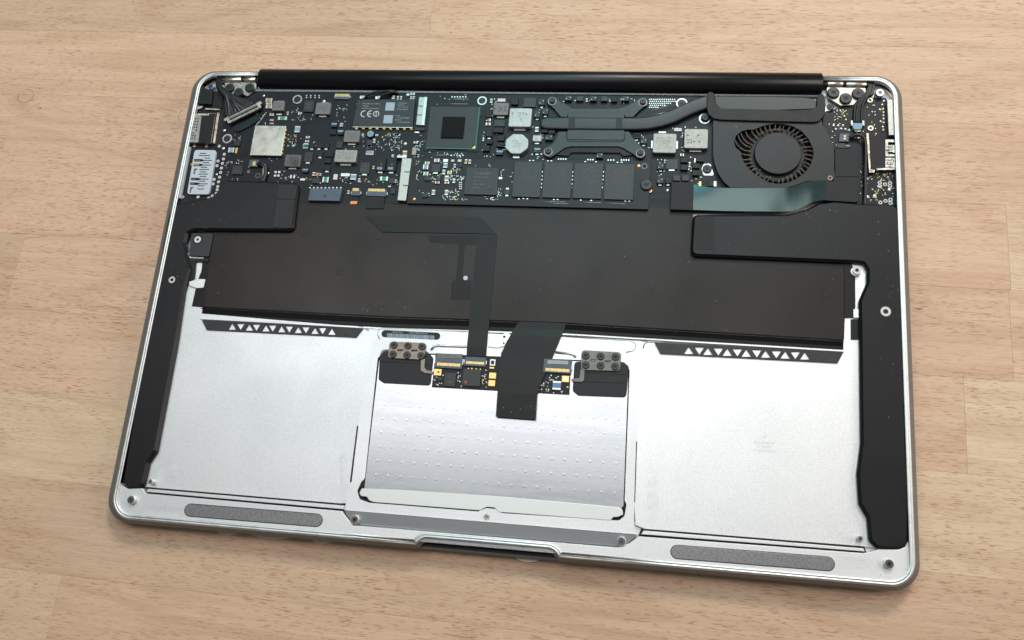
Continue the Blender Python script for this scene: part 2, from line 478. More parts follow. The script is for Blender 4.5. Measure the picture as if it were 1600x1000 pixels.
def path_offset(d):
    out = []
    for i, p in enumerate(PATH):
        a = Vector(PATH[min(i + 1, len(PATH) - 1)]) - Vector(PATH[max(i - 1, 0)])
        a.normalize(); out.append((p[0] - a.y * d, p[1] + a.x * d))       # left of travel = inside
    return out
m = MB()
prof = [(0.5, None), (0.0, -4.3), (0.1, -3.9), (1.55, -0.5), (1.8, -0.15), (2.1, 0.0), (2.55, 0.0), (2.62, -0.10), (2.78, -0.10), (2.84, -0.03), (3.5, -0.06), (3.7, -0.3), (3.75, -4.4)]
rows = []
for d, z in prof:
    low = z is None or z < -1.0                 # the body flares outwards below the rim
    rows.append([(x * (HWL if x < 0 else HWR) / HW if low else x, y * HT_ / HH if low and y > 0 else y, base_low(y) if z is None else z) for x, y in path_offset(d)])
k0 = len(m.v)
for r in rows: m.v.extend(r)
n = len(PATH)
for a in range(len(rows) - 1):
    for i in range(n - 1):
        m.face((k0 + a * n + i, k0 + (a + 1) * n + i, k0 + (a + 1) * n + i + 1, k0 + a * n + i + 1)[::-1], 'alu_side_shaded' if a < 3 else 'alu_rim', a > 3 or a < 2)
m.face([k0 + a * n for a in range(len(rows))], 'alu_rim'); m.face([k0 + a * n + n - 1 for a in range(len(rows))][::-1], 'alu_rim')
case = m.build('upper_case', laptop)
# deck plate under everything
m = MB(); inner = path_offset(3.2)
pl = [(x, y) for x, y in inner]
m.rings([[(x, y, base_low(y)) for x, y in pl], [(x, y, -4.5 if y > -70 else max(-4.5, base_low(y) + 0.3)) for x, y in pl]], 'alu')
m.build('deck_plate', case)

# battery bay floors, the frame round the trackpad, the rib and the front ledge
def part(name, parent, fn, kind=None):
    m = MB(); fn(m); return m.build(name, parent, kind)
BAY = -3.0
left_bay = [(268, 395), (330, 395), (315, 490), (586, 513), (559, 665), (557.5, 666), (546.5, 753), (548, 754), (541, 786), (531, 786.5), (231, 761), (196, 757), (212, 690)]
part('battery_bay_floor', case, lambda m: m.prism(PP(left_bay, BAY), -4.2, BAY, 'alu'))
right_bay = [(1003, 534), (1318, 552), (1318, 400), (1375, 400), (1395, 690), (1402, 858), (1372, 857), (1349, 853.5), (1007, 826), (993, 820), (991, 785), (992.5, 784), (995.6, 690), (994.5, 689)]
part('battery_bay_floor', case, lambda m: m.prism(PP(right_bay, BAY), -4.2, BAY, 'alu'))
FR = -2.75
fr_out = [(586, 512), (1003, 533), (995, 689), (994, 690), (991, 784), (991, 822), (995, 835), (537, 797), (541, 786), (548, 754), (549.5, 753), (560, 666), (559, 665)]
fr_hole = [(600, 549), (893, 562), (976, 566), (984, 578), (976, 782), (979, 788), (976, 806), (967, 813.5), (785, 801.8), (774, 795.4), (760, 793.8), (747, 799.2), (577, 785.5), (562, 780), (558, 767), (565, 752), (570, 748), (590, 560)]
part('trackpad_frame', case, lambda m: m.holed(fillet(PP(fr_out, FR), 0.3, 2), [fillet(PP(fr_hole, FR), 1.4, 3)], -4.2, FR, 'alu'))
part('gap_shade_plate', case, lambda m: m.prism(PP([(540, 520), (1000, 540), (1000, 815), (545, 790)], -4.25), -4.6, -4.25, 'tape'))  # black sheet added below to give the trackpad gaps their shade
LEDGE = -0.85
def ledge(m):
    low = path_offset(3.3)
    vL, vR = P(185, 757, LEDGE)[1], P(1420, 846, LEDGE)[1]
    half = len(low) // 2
    body = [p for i, p in enumerate(low) if (p[1] < vL if i < half else p[1] < vR)]
    top = PP([(1419, 846), (1414, 855), (1404, 859), (1372, 859), (1362, 862), (1350, 864.5), (998, 838), (983, 849), (972, 853), (964, 855.5), (566, 822), (552, 821), (546, 814), (534, 798.5), (228, 771), (226, 768), (222, 763), (200, 764), (191, 759), (187, 754)], LEDGE)
    m.prism(body + top, -3.9, LEDGE, 'alu', 0.12)
part('front_ledge', case, ledge)
part('groove_dark_strip', case, lambda m: m.prism(PP([(230, 760), (541, 787), (541, 801), (226, 773)], -3.4), -4.3, -3.4, 'hole'))  # black strip added so the groove's shade shows as a line
part('groove_dark_strip', case, lambda m: m.prism(PP([(1002, 825), (1350, 853), (1355, 866), (996, 841)], -3.4), -4.3, -3.4, 'hole'))
part('bay_rib', case, lambda m: m.prism(PP([(231, 763.8), (538, 790), (536, 795.6), (229, 768.4)], -1.3), -4.2, -1.3, 'alu', 0.1))
part('bay_rib', case, lambda m: m.prism(PP([(1006, 829.2), (1349, 857), (1351, 861.6), (1002, 834.6)], -1.3), -4.2, -1.3, 'alu', 0.1))
def bar(m):
    top = PP([(538, 798), (996, 836.3), (981, 849), (973, 852.5), (964, 853.5), (566, 819.5), (556, 818), (548, 812)], -1.2)
    z = [-1.0, -1.0, -1.6, -1.85, -1.85, -1.85, -1.85, -1.6]
    m.rings([[(x, y, -4.0) for x, y in reversed(top)], [(x, y, q) for (x, y), q in zip(reversed(top), reversed(z))]], 'alu_bar_shaded')
part('front_bar', case, bar)
def capsule(c0, c1, r, z, n=8):
    a, b = Vector(P(*c0, z)), Vector(P(*c1, z)); d = (b - a).normalized(); ang = math.atan2(d.y, d.x); out = []
    for i in range(n + 1):
        t = ang + math.pi / 2 + math.pi * i / n; out.append((a.x + r * math.cos(t), a.y + r * math.sin(t)))
    for i in range(n + 1):
        t = ang - math.pi / 2 + math.pi * i / n; out.append((b.x + r * math.cos(t), b.y + r * math.sin(t)))
    return out
for a, b in (((297.5, 797), (494.5, 813)), ((1058.5, 862.5), (1293, 881))):
    part('magnet_seat', case, lambda m: m.prism(capsule(a, b, 2.72, LEDGE), LEDGE - .5, LEDGE + 0.02, 'hole'))
    part('magnet_strip', case, lambda m: m.prism(capsule(a, b, 2.45, LEDGE), LEDGE - .5, LEDGE + 0.16, 'magnet', 0.12))
# machined pocket outlines at both ends of the ledge, tool marks in the bays
def arcs(m, zm, c, radii, a0, a1, z):
    u, v = P(*zm(*c), z)
    for r in radii:
        pts = [(u + r * math.cos(math.radians(a0 + (a1 - a0) * i / 18)), v + r * math.sin(math.radians(a0 + (a1 - a0) * i / 18)), z + 0.005) for i in range(19)]
        m.tube(pts, 0.05, 'alu', 5)
def marks(m):
    arcs(m, f1, (520, 285), (1.6, 2.6, 3.6, 4.8), 0, 359, BAY)
    arcs(m, f5, (440, 350), (2.0, 3.4, 4.8, 6.2), 0, 359, BAY)
    for q in range(4): arcs(m, f3, (1370, 130 + q * 90), (2.2, 3.0, 3.8), -100, 100, BAY)
    for q in range(4): arcs(m, f2, (340, 60 + q * 75), (2.2, 3.0, 3.8), -60, 80, BAY)
    for q in range(9): arcs(m, f1, (370 + q * 30, 590 + q * 3), (1.2, 2.0), 70, 290, LEDGE)
    for q in range(9): arcs(m, f5, (430 + q * 30, 690 + q * 3), (1.2, 2.0), -110, 110, LEDGE)
part('milling_marks', case, marks, 'stuff')
def etch(m):
    q = Zm(1140, 660, 13.333)
    def at(x, y): return P(*q(x, y), BAY)
    m.text('F', *at(740, 310), BAY + .01, 2.0, 'etch')
    m.text('806-4718-20', *at(715, 425), BAY + .01, 1.45, 'etch', sx=1.05)
    m.text('12 04.30', *at(710, 512), BAY + .01, 1.45, 'etch', sx=1.05)
    m.text('9018240100327', *at(715, 598), BAY + .01, 1.35, 'etch', sx=.98)
part('etched_marking', case, etch)

# ---- screws and posts
def screw(m, u, v, r, z0, z1, mt='screw_black', cross=True, ringmat=None, rr=0):
    if ringmat: m.ring(u, v, r * 0.96, rr, z0 - 0.2, z0 + (z1 - z0) * .4, ringmat, 24)
    m.cyl(u, v, r, z0, z1, mt, 22, (z1 - z0) * 0.35)
    if cross:
        a = random.uniform(0, 1.5)
        m.box(u, v, r * 0.9, r * 0.2, z1 - .05, z1 + 0.012, 'hole', 0, a); m.box(u, v, r * 0.2, r * 0.9, z1 - .05, z1 + 0.014, 'hole', 0, a)
    else: m.cyl(u, v, r * 0.42, z1 - .05, z1 + 0.012, 'hole', 10)
def post(m, px, z0, z1, r, top='steel', blue=False):
    u, v = P(*px, z1)
    m.cyl(u, v, r, z0, z1, 'alu', 20, 0.12)
    m.ring(u, v, r * .45, r * .9, z1 - .02, z1 + 0.015, top, 20)
    m.cyl(u, v, r * .46, z1 - .02, z1 + 0.01, 'screw_blue' if blue else 'hole', 14)
part('screw_post', case, lambda m: post(m, f1(222, 505), -1.0, 0.9, 1.75, 'gunmetal', True))
part('screw_post', case, lambda m: post(m, f5(880, 712), -1.0, 0.9, 1.75, 'gunmetal'))
part('battery_post', case, lambda m: post(m, f1(375, 362), BAY, -0.5, 1.05))
part('battery_post', case, lambda m: post(m, f5(615, 478), BAY, -0.5, 1.05))
part('screw_post', case, lambda m: post(m, f2(470, 560), -2.3, -0.1, 1.75, 'gunmetal', False))
part('screw_post', case, lambda m: post(m, f3(1155, 630), -2.3, -0.1, 1.75, 'gunmetal', True))
part('trackpad_screw', case, lambda m: screw(m, *P(*f2(1503, 537), -2.4), 1.25, -2.9, -2.45, 'steel', True))

# ---- lid below, seen in the finger notch, with the bumps of its clear shell
def lid(m):
    w = []
    for d, z in ((4.0, 0.35), (1.6, 0.9), (0.55, 2.3), (0.35, 3.6), (0.6, 4.8), (1.3, 4.95)):
        ring = []
        h = HH - d
        wl, wr, ht = HWL - d, HWR - d, HT_ - d; r = RC - d * .4
        for cx, cy, a0 in ((wr - r, ht - r, 0), (-wl + r, ht - r, 90), (-wl + r, -h + r, 180), (wr - r, -h + r, 270)):
            for i in range(9):
                a = math.radians(a0 + 90 * i / 8); ring.append((cx + r * math.cos(a), cy + r * math.sin(a)))
        w.append([tuple((LINV @ Vector((x * S, y * S, z * S))) / S) for x, y in ring])
    m.rings(w, 'alu_side_shaded', True, topmat='rubber')
lid_o = part('lid', laptop, lid)
def bump(px, length, name='lid_bumper'):
    def fn(m):
        u = P(*px, -6)[0]
        pts = [(u + length / 2 * math.cos(a), -HH + 1.0 + 2.0 * math.sin(a)) for a in [math.pi + math.pi * i / 14 for i in range(15)]]
        pts += [(u + length / 2, -HH + 3), (u - length / 2, -HH + 3)]
        low = [tuple((LINV @ Vector((x * S, y * S, 0.05 * S))) / S) for x, y in pts]
        hi = [tuple((LINV @ Vector((x * S, y * S, 1.0 * S))) / S) for x, y in pts]
        m.rings([low, hi], 'clear')
    part(name, lid_o, fn)
bump((347, 836), 9.5); bump((415, 842), 18); bump((497, 850), 9); bump((822, 878), 10)

# ---- hinge barrel and the hinges
def barrel():
    z = -3.6
    a0, a1 = P(410, 108, z), P(410, 143.5, z)
    r = (a0[1] - a1[1]) / 2 * 0.86; v = (a0[1] + a1[1]) / 2
    uL, uR = P(409, 126, z)[0], P(1282.5, 131, z)[0]
    m = MB()
    m.tube([(uL, v, z), (uL + .4, v, z), (uR - .4, v, z), (uR, v, z)], [r - .4, r, r, r - .4], 'rubber', 40)
    o = m.build('hinge_barrel', laptop)
    return v, z, r
BV, BZ, BR = barrel()
def cyl_u(m, u0, u1, v, z, r, mt, n=22):
    m.tube([(u0, v, z), (u0 + .15, v, z), (u1 - .15, v, z), (u1, v, z)], [r - .15, r, r, r - .15], mt, n)
part('rear_rail', case, lambda m: m.prism(PP([(395, 139), (1290, 146), (1290, 151), (395, 142.5)], -2.8), -4.4, -2.8, 'magnet', 0.05))
def hinge(zm, plate, cyls, screws, black, r_s):
    h = part('hinge_bracket', laptop, lambda m: m.prism(fillet(ZP(zm, plate, -2.0), 0.8, 3), -3.0, -2.0, 'steel_dull', 0.12))
    for (x0, x1, y) in cyls:
        u0, v = P(*zm(x0, y), -1.5); u1 = P(*zm(x1, y), -1.5)[0]
        part('hinge_knuckle', h, lambda m: cyl_u(m, u0, u1, v, -3.0, 2.05, 'nickel'))
    for (x0, x1, y) in black:
        u0, v = P(*zm(x0, y), -1.5); u1 = P(*zm(x1, y), -1.5)[0]
        part('hinge_shaft', h, lambda m: cyl_u(m, u0, u1, v, -3.0, 1.8, 'screw_black'))
    for x, y in screws:
        part('screw', h, lambda m: screw(m, *P(*zm(x, y), -1.0), r_s, -2.0, -1.0))
hinge(z1, [(560, 235), (860, 235), (862, 290), (780, 372), (730, 350), (640, 350), (560, 300)], [(562, 720, 205), (750, 858, 205)],
      [(605, 285), (690, 330), (795, 285)], [(718, 752, 205), (856, 925, 215), (520, 564, 205)], 2.3)
hinge(z5, [(560, 285), (942, 290), (942, 345), (820, 455), (700, 462), (580, 385)], [(572, 722, 242), (750, 945, 248)],
      [(632, 332), (750, 388), (868, 340)], [(720, 752, 245), (485, 574, 240), (942, 985, 250)], 2.6)
# rounded pockets in the case corners with their screws
part('corner_post', case, lambda m: post(m, z1(425, 275), -4.5, -1.2, 1.5, 'screw_blue', True))
part('corner_post', case, lambda m: post(m, z5(1078, 335), -4.5, -1.2, 1.8, 'steel', True))

# ------------------------------------------------------------------ boards
BT = -3.0                                            # top of the main board
board_px = [(406, 143), (1111, 150.5), (1112, 188), (1118, 250), (1132, 288), (1162, 303), (1162, 331), (1012, 331.5), (1009, 329), (640, 318.5), (612, 318), (604, 321), (548, 321), (541, 317.5), (474, 316), (474, 322), (268, 322), (285, 240), (303, 218), (312, 152), (330, 144), (352, 158), (383, 153)]
board = part('logic_board', laptop, lambda m: m.prism(PP(board_px, BT), -4.3, BT, 'pcb', 0.06))
io_px = [(1286, 176), (1312, 168), (1345, 166), (1356, 152), (1384, 153), (1388, 160), (1404, 162), (1405, 321), (1353, 320.5), (1286, 318)]
io = part('input_output_board', laptop, lambda m: m.prism(PP(io_px, BT), -4.3, BT, 'pcb', 0.06))

KIND = {   # name, height mm, material, bevel
    'ind': ('inductor', 1.7, 'ferrite', .18), 'indl': ('inductor', 2.2, 'ferrite_light', .25), 'inds': ('inductor', 2.3, 'ferrite_silver', .3),
    'chip': ('chip', .75, 'ic', .06), 'blk': ('capacitor', 1.3, 'ic_black', .12), 'cub': ('capacitor', 1.5, 'ic', .15), 'tan': ('capacitor', 1.2, 'ic_black', .1),
    'capb': ('capacitor', 1.0, 'ic_black', .08), 'capw': ('capacitor', .6, 'ceramic', .05), 'capg': ('capacitor', .6, 'ceramic_grey', .05),
    'sil': ('terminal', .35, 'solder', .05), 'wht': ('terminal', .45, 'white', .06), 'grn': ('resistor', .45, 'green_part', .04),
    'blue': ('capacitor', .7, 'cap_blue', .06), 'gold': ('contact', .25, 'gold', .03), 'tin': ('transistor', .8, 'ic_black', .08)}
def comp(parent, zm, x, y, w, h, kind, base=BT, rows=0, pm='print_grey', rot=0.0, hh=None, mt=None, feet=''):
    name, ht, mm, bev = KIND[kind]
    ht = hh or ht; mm = mt or mm; z = base + ht
    s = 1.0
    cx, cy = zm(x, y)
    u, v = P(cx, cy, z)
    a, b = P(*zm(x - w / 2, y), z), P(*zm(x + w / 2, y), z); W = math.hypot(b[0] - a[0], b[1] - a[1])
    H = abs(P(*zm(x, y - h / 2), z)[1] - P(*zm(x, y + h / 2), z)[1])
    m = MB()
    if kind in ('capw', 'capg', 'blue', 'grn'):
        # body with two tinned ends
        if W >= H:
            m.box(u, v, W * .56, H, base, z, mm, bev, rot)
            for q in (-1, 1): m.box(u + q * W * .39, v, W * .22, H * 1.02, base, z + .02, 'solder', bev, rot)
        else:
            m.box(u, v, W, H * .56, base, z, mm, bev, rot)
            for q in (-1, 1): m.box(u, v + q * H * .39, W * 1.02, H * .22, base, z + .02, 'solder', bev, rot)
    elif kind == 'capb':
        m.box(u, v, W, H, base, z, mm, bev, rot)
        m.box(u, v + H * .18, W * .92, H * .34, z - .02, z + .008, 'cap_blue', 0, rot)
        m.scribble(u, v - H * .2, W * .7, H * .3, z + .01, 1, 'cap_blue', rot)
    else:
        m.box(u, v, W, H, base, z, mm, bev, rot, rad=min(W, H) * (.10 if kind in ('ind', 'indl', 'inds') else .03))
    if kind in ('cub',):
        for q in (-1, 1): m.cyl(u + q * W * .28, v + q * H * .18, .16, z - .02, z + .012, 'solder', 8)
    if 'b' in feet: m.box(u, v - H / 2 - .35, W * .5, .9, base, base + .45, 'solder', .06)
    if 't' in feet: m.box(u, v + H / 2 + .35, W * .5, .9, base, base + .45, 'solder', .06)
    if 'l' in feet: m.box(u - W / 2 - .3, v, .9, H * .4, base, base + .7, 'solder', .06)
    if 'r' in feet: m.box(u + W / 2 + .3, v, .9, H * .4, base, base + .7, 'solder', .06)
    if rows: m.scribble(u, v, W * .7, H * .62, z + .008, rows, pm, rot)
    return m.build(name, parent)

def many(parent, zm, rowsdata, base=BT):
    for r in rowsdata:
        kw = r[5] if len(r) > 5 else {}
        comp(parent, zm, *r[:5], base=base, **kw)

I = lambda rows, feet='b', pm='print_dark': dict(rows=rows, feet=feet, pm=pm)
many(board, z1, [
    (985, 408, 62, 36, 'capw'), (985, 470, 60, 36, 'capw'), (985, 440, 58, 20, 'capg'), (1075, 462, 112, 92, 'ind', I(2, 't')), (1012, 548, 40, 26, 'capw'),
    (1370, 465, 95, 110, 'chip', dict(rows=2)), (1505, 488, 142, 112, 'ind', I(3, 'tb')), (1115, 583, 85, 34, 'grn'), (1082, 545, 50, 14, 'sil'),
    (1165, 535, 18, 32, 'capw'), (1282, 535, 34, 24, 'capg'), (1258, 688, 50, 60, 'blue'), (1012, 600, 36, 18, 'capg'), (1012, 632, 36, 14, 'capg'),
    (1358, 765, 36, 22, 'capg'), (1352, 803, 36, 20, 'capg'), (1340, 850, 40, 50, 'grn'), (680, 820, 60, 50, 'chip'), (622, 888, 55, 46, 'blue'), (672, 893, 18, 52, 'gold'),
])
many(board, z2, [
    (305, 755, 148, 112, 'ind', I(3)), (478, 915, 72, 40, 'wht'), (136, 645, 56, 46, 'capb'), (122, 715, 60, 50, 'tin'), (196, 715, 56, 50, 'capb'),
    (205, 645, 30, 34, 'capg'), (30, 835, 30, 60, 'tin'), (478, 815, 60, 50, 'chip'), (815, 920, 40, 50, 'capw'), (905, 900, 40, 70, 'wht', dict(mt='ceramic_grey')),
    (700, 945, 18, 26, 'sil'), (760, 945, 18, 26, 'sil'), (920, 815, 40, 20, 'capg'), (410, 742, 18, 26, 'capg'), (545, 745, 24, 20, 'capg'),
    (520, 800, 22, 40, 'capg'), (1600, 560, 26, 80, 'tin'), (705, 382, 26, 34, 'capg'), (748, 390, 18, 40, 'capg'), (778, 390, 18, 40, 'capg'), (875, 385, 18, 30, 'capg'), (900, 385, 18, 30, 'capg'), (890, 348, 40, 22, 'blue'), (845, 355, 30, 20, 'sil'),
])
comp(board, z2, 245, 945, 210, 120, 'indl', rows=3, pm='print_dark', feet='b')
many(board, b2, [
    (228, 250, 140, 112, 'ind', I(3)), (415, 105, 52, 50, 'tin', dict(feet='b')), (483, 105, 52, 50, 'tin', dict(feet='b')), (552, 105, 52, 50, 'tin', dict(feet='b')), (355, 110, 46, 52, 'grn'),
    (380, 215, 78, 96, 'chip', dict(feet='b')), (493, 188, 56, 46, 'tin', dict(feet='b')), (580, 190, 76, 46, 'tin'), (565, 250, 66, 50, 'tin'), (560, 322, 66, 48, 'tin', dict(feet='b')),
    (925, 322, 95, 108, 'chip', dict(feet='b', rows=2)), (680, 98, 56, 66, 'chip'), (1076, 285, 88, 128, 'tan', dict(feet='b')), (1180, 288, 88, 128, 'tan', dict(feet='b')), (970, 175, 74, 34, 'wht', dict(mt='solder')),
    (350, 345, 58, 40, 'capb'), (432, 380, 28, 34, 'capw'), (465, 382, 24, 26, 'capw'), (450, 445, 72, 50, 'chip'), (545, 435, 58, 52, 'grn'), (640, 408, 38, 52, 'wht'), (735, 388, 86, 30, 'sil'), (812, 408, 54, 54, 'blue'), (745, 435, 40, 30, 'chip'),
    (1108, 425, 74, 40, 'grn'), (1182, 445, 56, 52, 'chip'), (325, 433, 46, 22, 'wht', dict(mt='solder')), (1195, 545, 42, 48, 'chip'), (1006, 318, 18, 30, 'capw'), (868, 440, 22, 34, 'capg'), (495, 385, 20, 26, 'capw'), (1220, 450, 18, 30, 'capw'),
    (65, 362, 22, 20, 'sil'), (100, 362, 22, 20, 'sil'), (60, 396, 22, 20, 'sil'), (92, 396, 22, 20, 'sil'), (212, 405, 16, 34, 'sil'), (244, 405, 16, 34, 'sil'),
    (1190, 205, 18, 26, 'sil'), (1250, 205, 18, 26, 'sil'), (765, 555, 22, 34, 'capw'), (1160, 500, 26, 12, 'sil'),
])
for x in (1066, 1170):        # the polarity marks on the two tall capacitors
    u, v = P(*b2(x, 325), BT + 1.2)
    part('polarity_mark', board, lambda m: m.box(u, v, 2.3, 1.2, BT + 1.19, BT + 1.21, 'cap_blue').text('+', u, v, BT + 1.215, 1.6, 'ic_black').text('25', u + .5, v + 1.9, BT + 1.215, 1.0, 'cap_blue'))
many(board, z3, [
    (395, 418, 68, 66, 'blk'), (540, 430, 118, 88, 'chip'), (655, 425, 58, 60, 'cub', dict(feet='b')), (268, 408, 74, 30, 'wht'), (262, 492, 145, 118, 'ind', I(1, 'b')),
    (145, 540, 58, 66, 'blk'), (142, 597, 46, 28, 'capw'), (140, 637, 46, 28, 'capw'), (240, 694, 90, 50, 'blk'), (150, 728, 60, 60, 'blk', dict(feet='b')), (262, 772, 64, 54, 'blk'), (150, 805, 60, 44, 'blk'), (255, 835, 70, 44, 'blk'), (120, 870, 66, 54, 'blk'),
    (250, 910, 68, 50, 'capb'), (612, 888, 62, 54, 'capb', dict(feet='b')), (725, 765, 74, 52, 'cub'), (612, 540, 58, 66, 'cub', dict(feet='b')), (690, 515, 56, 60, 'cub', dict(feet='b')), (685, 703, 60, 34, 'blk'), (750, 712, 60, 36, 'blk'),
    (912, 388, 66, 46, 'cub'), (1022, 392, 66, 46, 'blk', dict(mt='ic')), (1152, 392, 68, 46, 'cub'), (1256, 394, 62, 46, 'blk', dict(mt='ic')), (1352, 398, 58, 50, 'blk', dict(mt='heat_worn')), (1460, 392, 72, 46, 'cub'), (1212, 940, 64, 48, 'cub'), (1572, 745, 60, 40, 'blk', dict(feet='b')),
    (250, 630, 100, 60, 'chip'), (608, 690, 34, 46, 'capg'), (1088, 408, 18, 32, 'capw'), (170, 415, 22, 40, 'capg'),
])
comp(board, z3, 610, 775, 88, 62, 'inds', rows=1, pm='print_grey', hh=1.4, feet='b')
many(board, z4, [
    (90, 755, 60, 40, 'blk', dict(feet='b')), (160, 800, 60, 50, 'cub', dict(feet='b')), (488, 692, 74, 30, 'wht'), (338, 718, 70, 16, 'sil'), (528, 935, 34, 26, 'capw'),
])
many(board, b5, [
    (322, 305, 60, 54, 'cub', dict(feet='b')), (430, 285, 112, 94, 'chip', dict(feet='b')), (550, 245, 70, 46, 'blk'), (548, 315, 72, 50, 'blk'), (700, 235, 76, 50, 'blk'), (662, 300, 66, 46, 'blk'), (660, 368, 66, 50, 'blk'), (318, 440, 60, 54, 'cub', dict(feet='b')), (395, 440, 56, 54, 'blk', dict(feet='b')),
    (475, 418, 66, 54, 'blk', dict(mt='ic')), (560, 418, 66, 54, 'blk', dict(mt='ic')), (600, 290, 16, 50, 'capg'), (652, 250, 14, 40, 'sil'), (700, 475, 24, 44, 'gold'), (845, 475, 26, 50, 'sil'), (800, 475, 56, 46, 'blk', dict(hh=.5)),
])
comp(board, z3, 448, 575, 218, 182, 'inds', rows=2, pm='print_grey', feet='b')
comp(board, z4, 360, 822, 226, 188, 'indl', rows=5, pm='print_dark', feet='lrt')
comp(board, z4, 662, 778, 230, 188, 'indl', rows=2, pm='print_dark', feet='b')
def octo(m):
    u, v = P(*z3(415, 828), BT + 2.3); r = P(*z3(528, 828), BT + 2.3)[0] - u
    pts = fillet(ellipse(u, v, r * 1.06, r * 1.0, 8, math.pi / 8), 1.2, 3)
    m.prism(pts, BT, BT + 2.3, 'ferrite_silver', 0.3); m.scribble(u, v, r * .8, r * .7, BT + 2.31, 3, 'print_grey')
    m.box(u, v - r - .3, 3, 1.2, BT, BT + .5, 'solder', .06)
part('inductor', board, octo)
part('button_cell', board, lambda m: (m.cyl(*P(*z2(485, 732), BT + 1.3), 1.9, BT, BT + 1.3, 'ic_black', 22, .2), m.cyl(*P(*z2(485, 732), BT + 1.3), 1.55, BT + 1.29, BT + 1.33, 'cap_blue', 22), m.scribble(*P(*z2(485, 732), BT + 1.3), 1.8, 1.4, BT + 1.34, 2, 'print_dark')))
# silver shield can
def can(m):
    pts = ZP(z1, [(848, 652), (1157, 656), (1112, 946), (788, 936)], BT + 1.6)
    u, v = [sum(p[i] for p in pts) / 4 for i in (0, 1)]
    m.box(u, v, 15.6, 15.6, BT, BT + 1.6, 'can', .22, rad=.5)
    for q in range(7): m.box(u + 7.95, v - 6 + q * 2, .25, 1.1, BT, BT + .9, 'gold')
part('shield_can', board, can)
# chipset with its die
def chipset(m):
    z = BT + .8
    pts = ZP(z2, [(1067, 472), (1541, 477), (1500, 886), (1017, 872)], z)
    u, v = [sum(p[i] for p in pts) / 4 for i in (0, 1)]
    w = (pts[1][0] - pts[0][0] + pts[2][0] - pts[3][0]) / 2; h = (pts[0][1] - pts[3][1] + pts[1][1] - pts[2][1]) / 2
    m.box(u, v, w, h, BT, z, 'substrate', .05)
    m.box(u - .25, v + .25, w - .7, h - .7, z - .02, z + .05, 'ic', .03)
    m.prism([(u + w / 2 - .5, v - h / 2 + .5), (u + w / 2 - .5, v - h / 2 + 1.9), (u + w / 2 - 1.9, v - h / 2 + .5)], z, z + .07, 'gold')
    m.box(u, v, 10.4, 10.6, z, z + .7, 'die', .1)
    for sx in (-1, 1):
        for sy in (-1, 1):
            m.prism(fillet([(u + sx * (w / 2 + 1.0), v + sy * (h / 2 + .9)), (u + sx * (w / 2 + 1.0), v + sy * (h / 2 - 4.6)), (u + sx * (w / 2 - .6), v + sy * (h / 2 - 4.6)), (u + sx * (w / 2 - 4.6), v + sy * (h / 2 - .4)), (u + sx * (w / 2 - 4.6), v + sy * (h / 2 + .9))], .7, 3), BT, BT + .35, 'rubber', .1)
part('chipset', board, chipset)
# ring mounts with screws
def mount(parent, zm, x, y, r_out, r_in, z=BT, mt='steel'):
    def fn(m):
        u, v = P(*zm(x, y), z + .4)
        m.ring(u, v, r_in, r_out, z, z + .25, mt, 26); screw(m, u, v, r_in * .97, z - .1, z + .5)
    part('screw', parent, fn)
for zm, x, y, ro, ri in ((z1, 1258, 400, 2.3, 1.75), (z1, 583, 777, 2.4, 1.75), (z2, 1558, 412, 2.2, 1.65), (z4, 525, 437, 2.5, 1.9)):
    mount(board, zm, x, y, ro, ri)
mount(board, z5, 600, 472, 1.6, 1.55, BT + .6, 'screw_black')
def tear(m):
    m.prism(fillet(ZP(b5, [(715, 330), (735, 285), (800, 280), (835, 395), (735, 395)], BT + .1), .8, 3), BT, BT + .12, 'steel')
    screw(m, *P(*b5(770, 328), BT + .8), 2.0, BT, BT + .8)
part('screw', board, tear)
part('screw', board, lambda m: (m.ring(*P(*z4(745, 588), BT + .2), 1.6, 2.5, BT, BT + .3, 'steel'), screw(m, *P(*z4(752, 568), BT + 1.6), 1.9, BT, BT + 1.4)))
part('board_hole', board, lambda m: (m.cyl(*P(*b1(1003, 335), BT), 1.0, BT - .1, BT + .02, 'hole', 16), m.ring(*P(*b1(1003, 335), BT), 1.0, 1.25, BT, BT + .03, 'gunmetal')))

# connectors along the lower edge
def batt_conn(m):
    z = BT + 2.0; pts = ZP(b2, [(400, 516), (706, 521), (676, 640), (376, 634)], z)
    m.prism(pts, BT, z, 'conn_blue', .12)
    c = [sum(p[i] for p in pts) / 4 for i in (0, 1)]
    m.text('26J28', c[0], c[1] + .9, z + .01, 1.5, 'print_grey'); m.box(c[0] + .2, c[1] - .8, .9, .9, z - .05, z + .01, 'hole')
    for q in range(9):
        u, v = P(*b2(395 + q * 37, 512), BT + .5); m.box(u, v, .7, .7, BT, BT + .5, 'solder', .05)
part('battery_connector', board, batt_conn)
def zif(zm, cx, cy, w, h, gy, gw, gh, name, base=BT, z=1.0, parent=None):
    def fn(m):
        u, v = P(*zm(cx, cy), base + z); W = P(*zm(cx + w / 2, cy), base + z)[0] - P(*zm(cx - w / 2, cy), base + z)[0]
        H = abs(P(*zm(cx, cy - h / 2), base + z)[1] - P(*zm(cx, cy + h / 2), base + z)[1])
        m.box(u, v, W, H, base, base + z, 'conn_blue', .08)
        gu, gv = P(*zm(cx, gy), base + z); GW = W * gw / w; GH = H * gh / h
        nn = max(4, int(GW / .55))
        for q in range(nn): m.box(gu - GW / 2 + (q + .5) * GW / nn, gv, GW / nn * .72, GH, base, base + z + .04, 'gold')
        for s in (-1, 1): m.box(u + s * (W / 2 + .1), v, .5, H * .4, base, base + z * .5, 'solder', .04)
    part(name, parent or board, fn)
zif(b2, 1037, 562, 190, 62, 535, 162, 26, 'flex_connector')
zif(b2, 836, 556, 84, 60, 530, 60, 26, 'flex_connector')
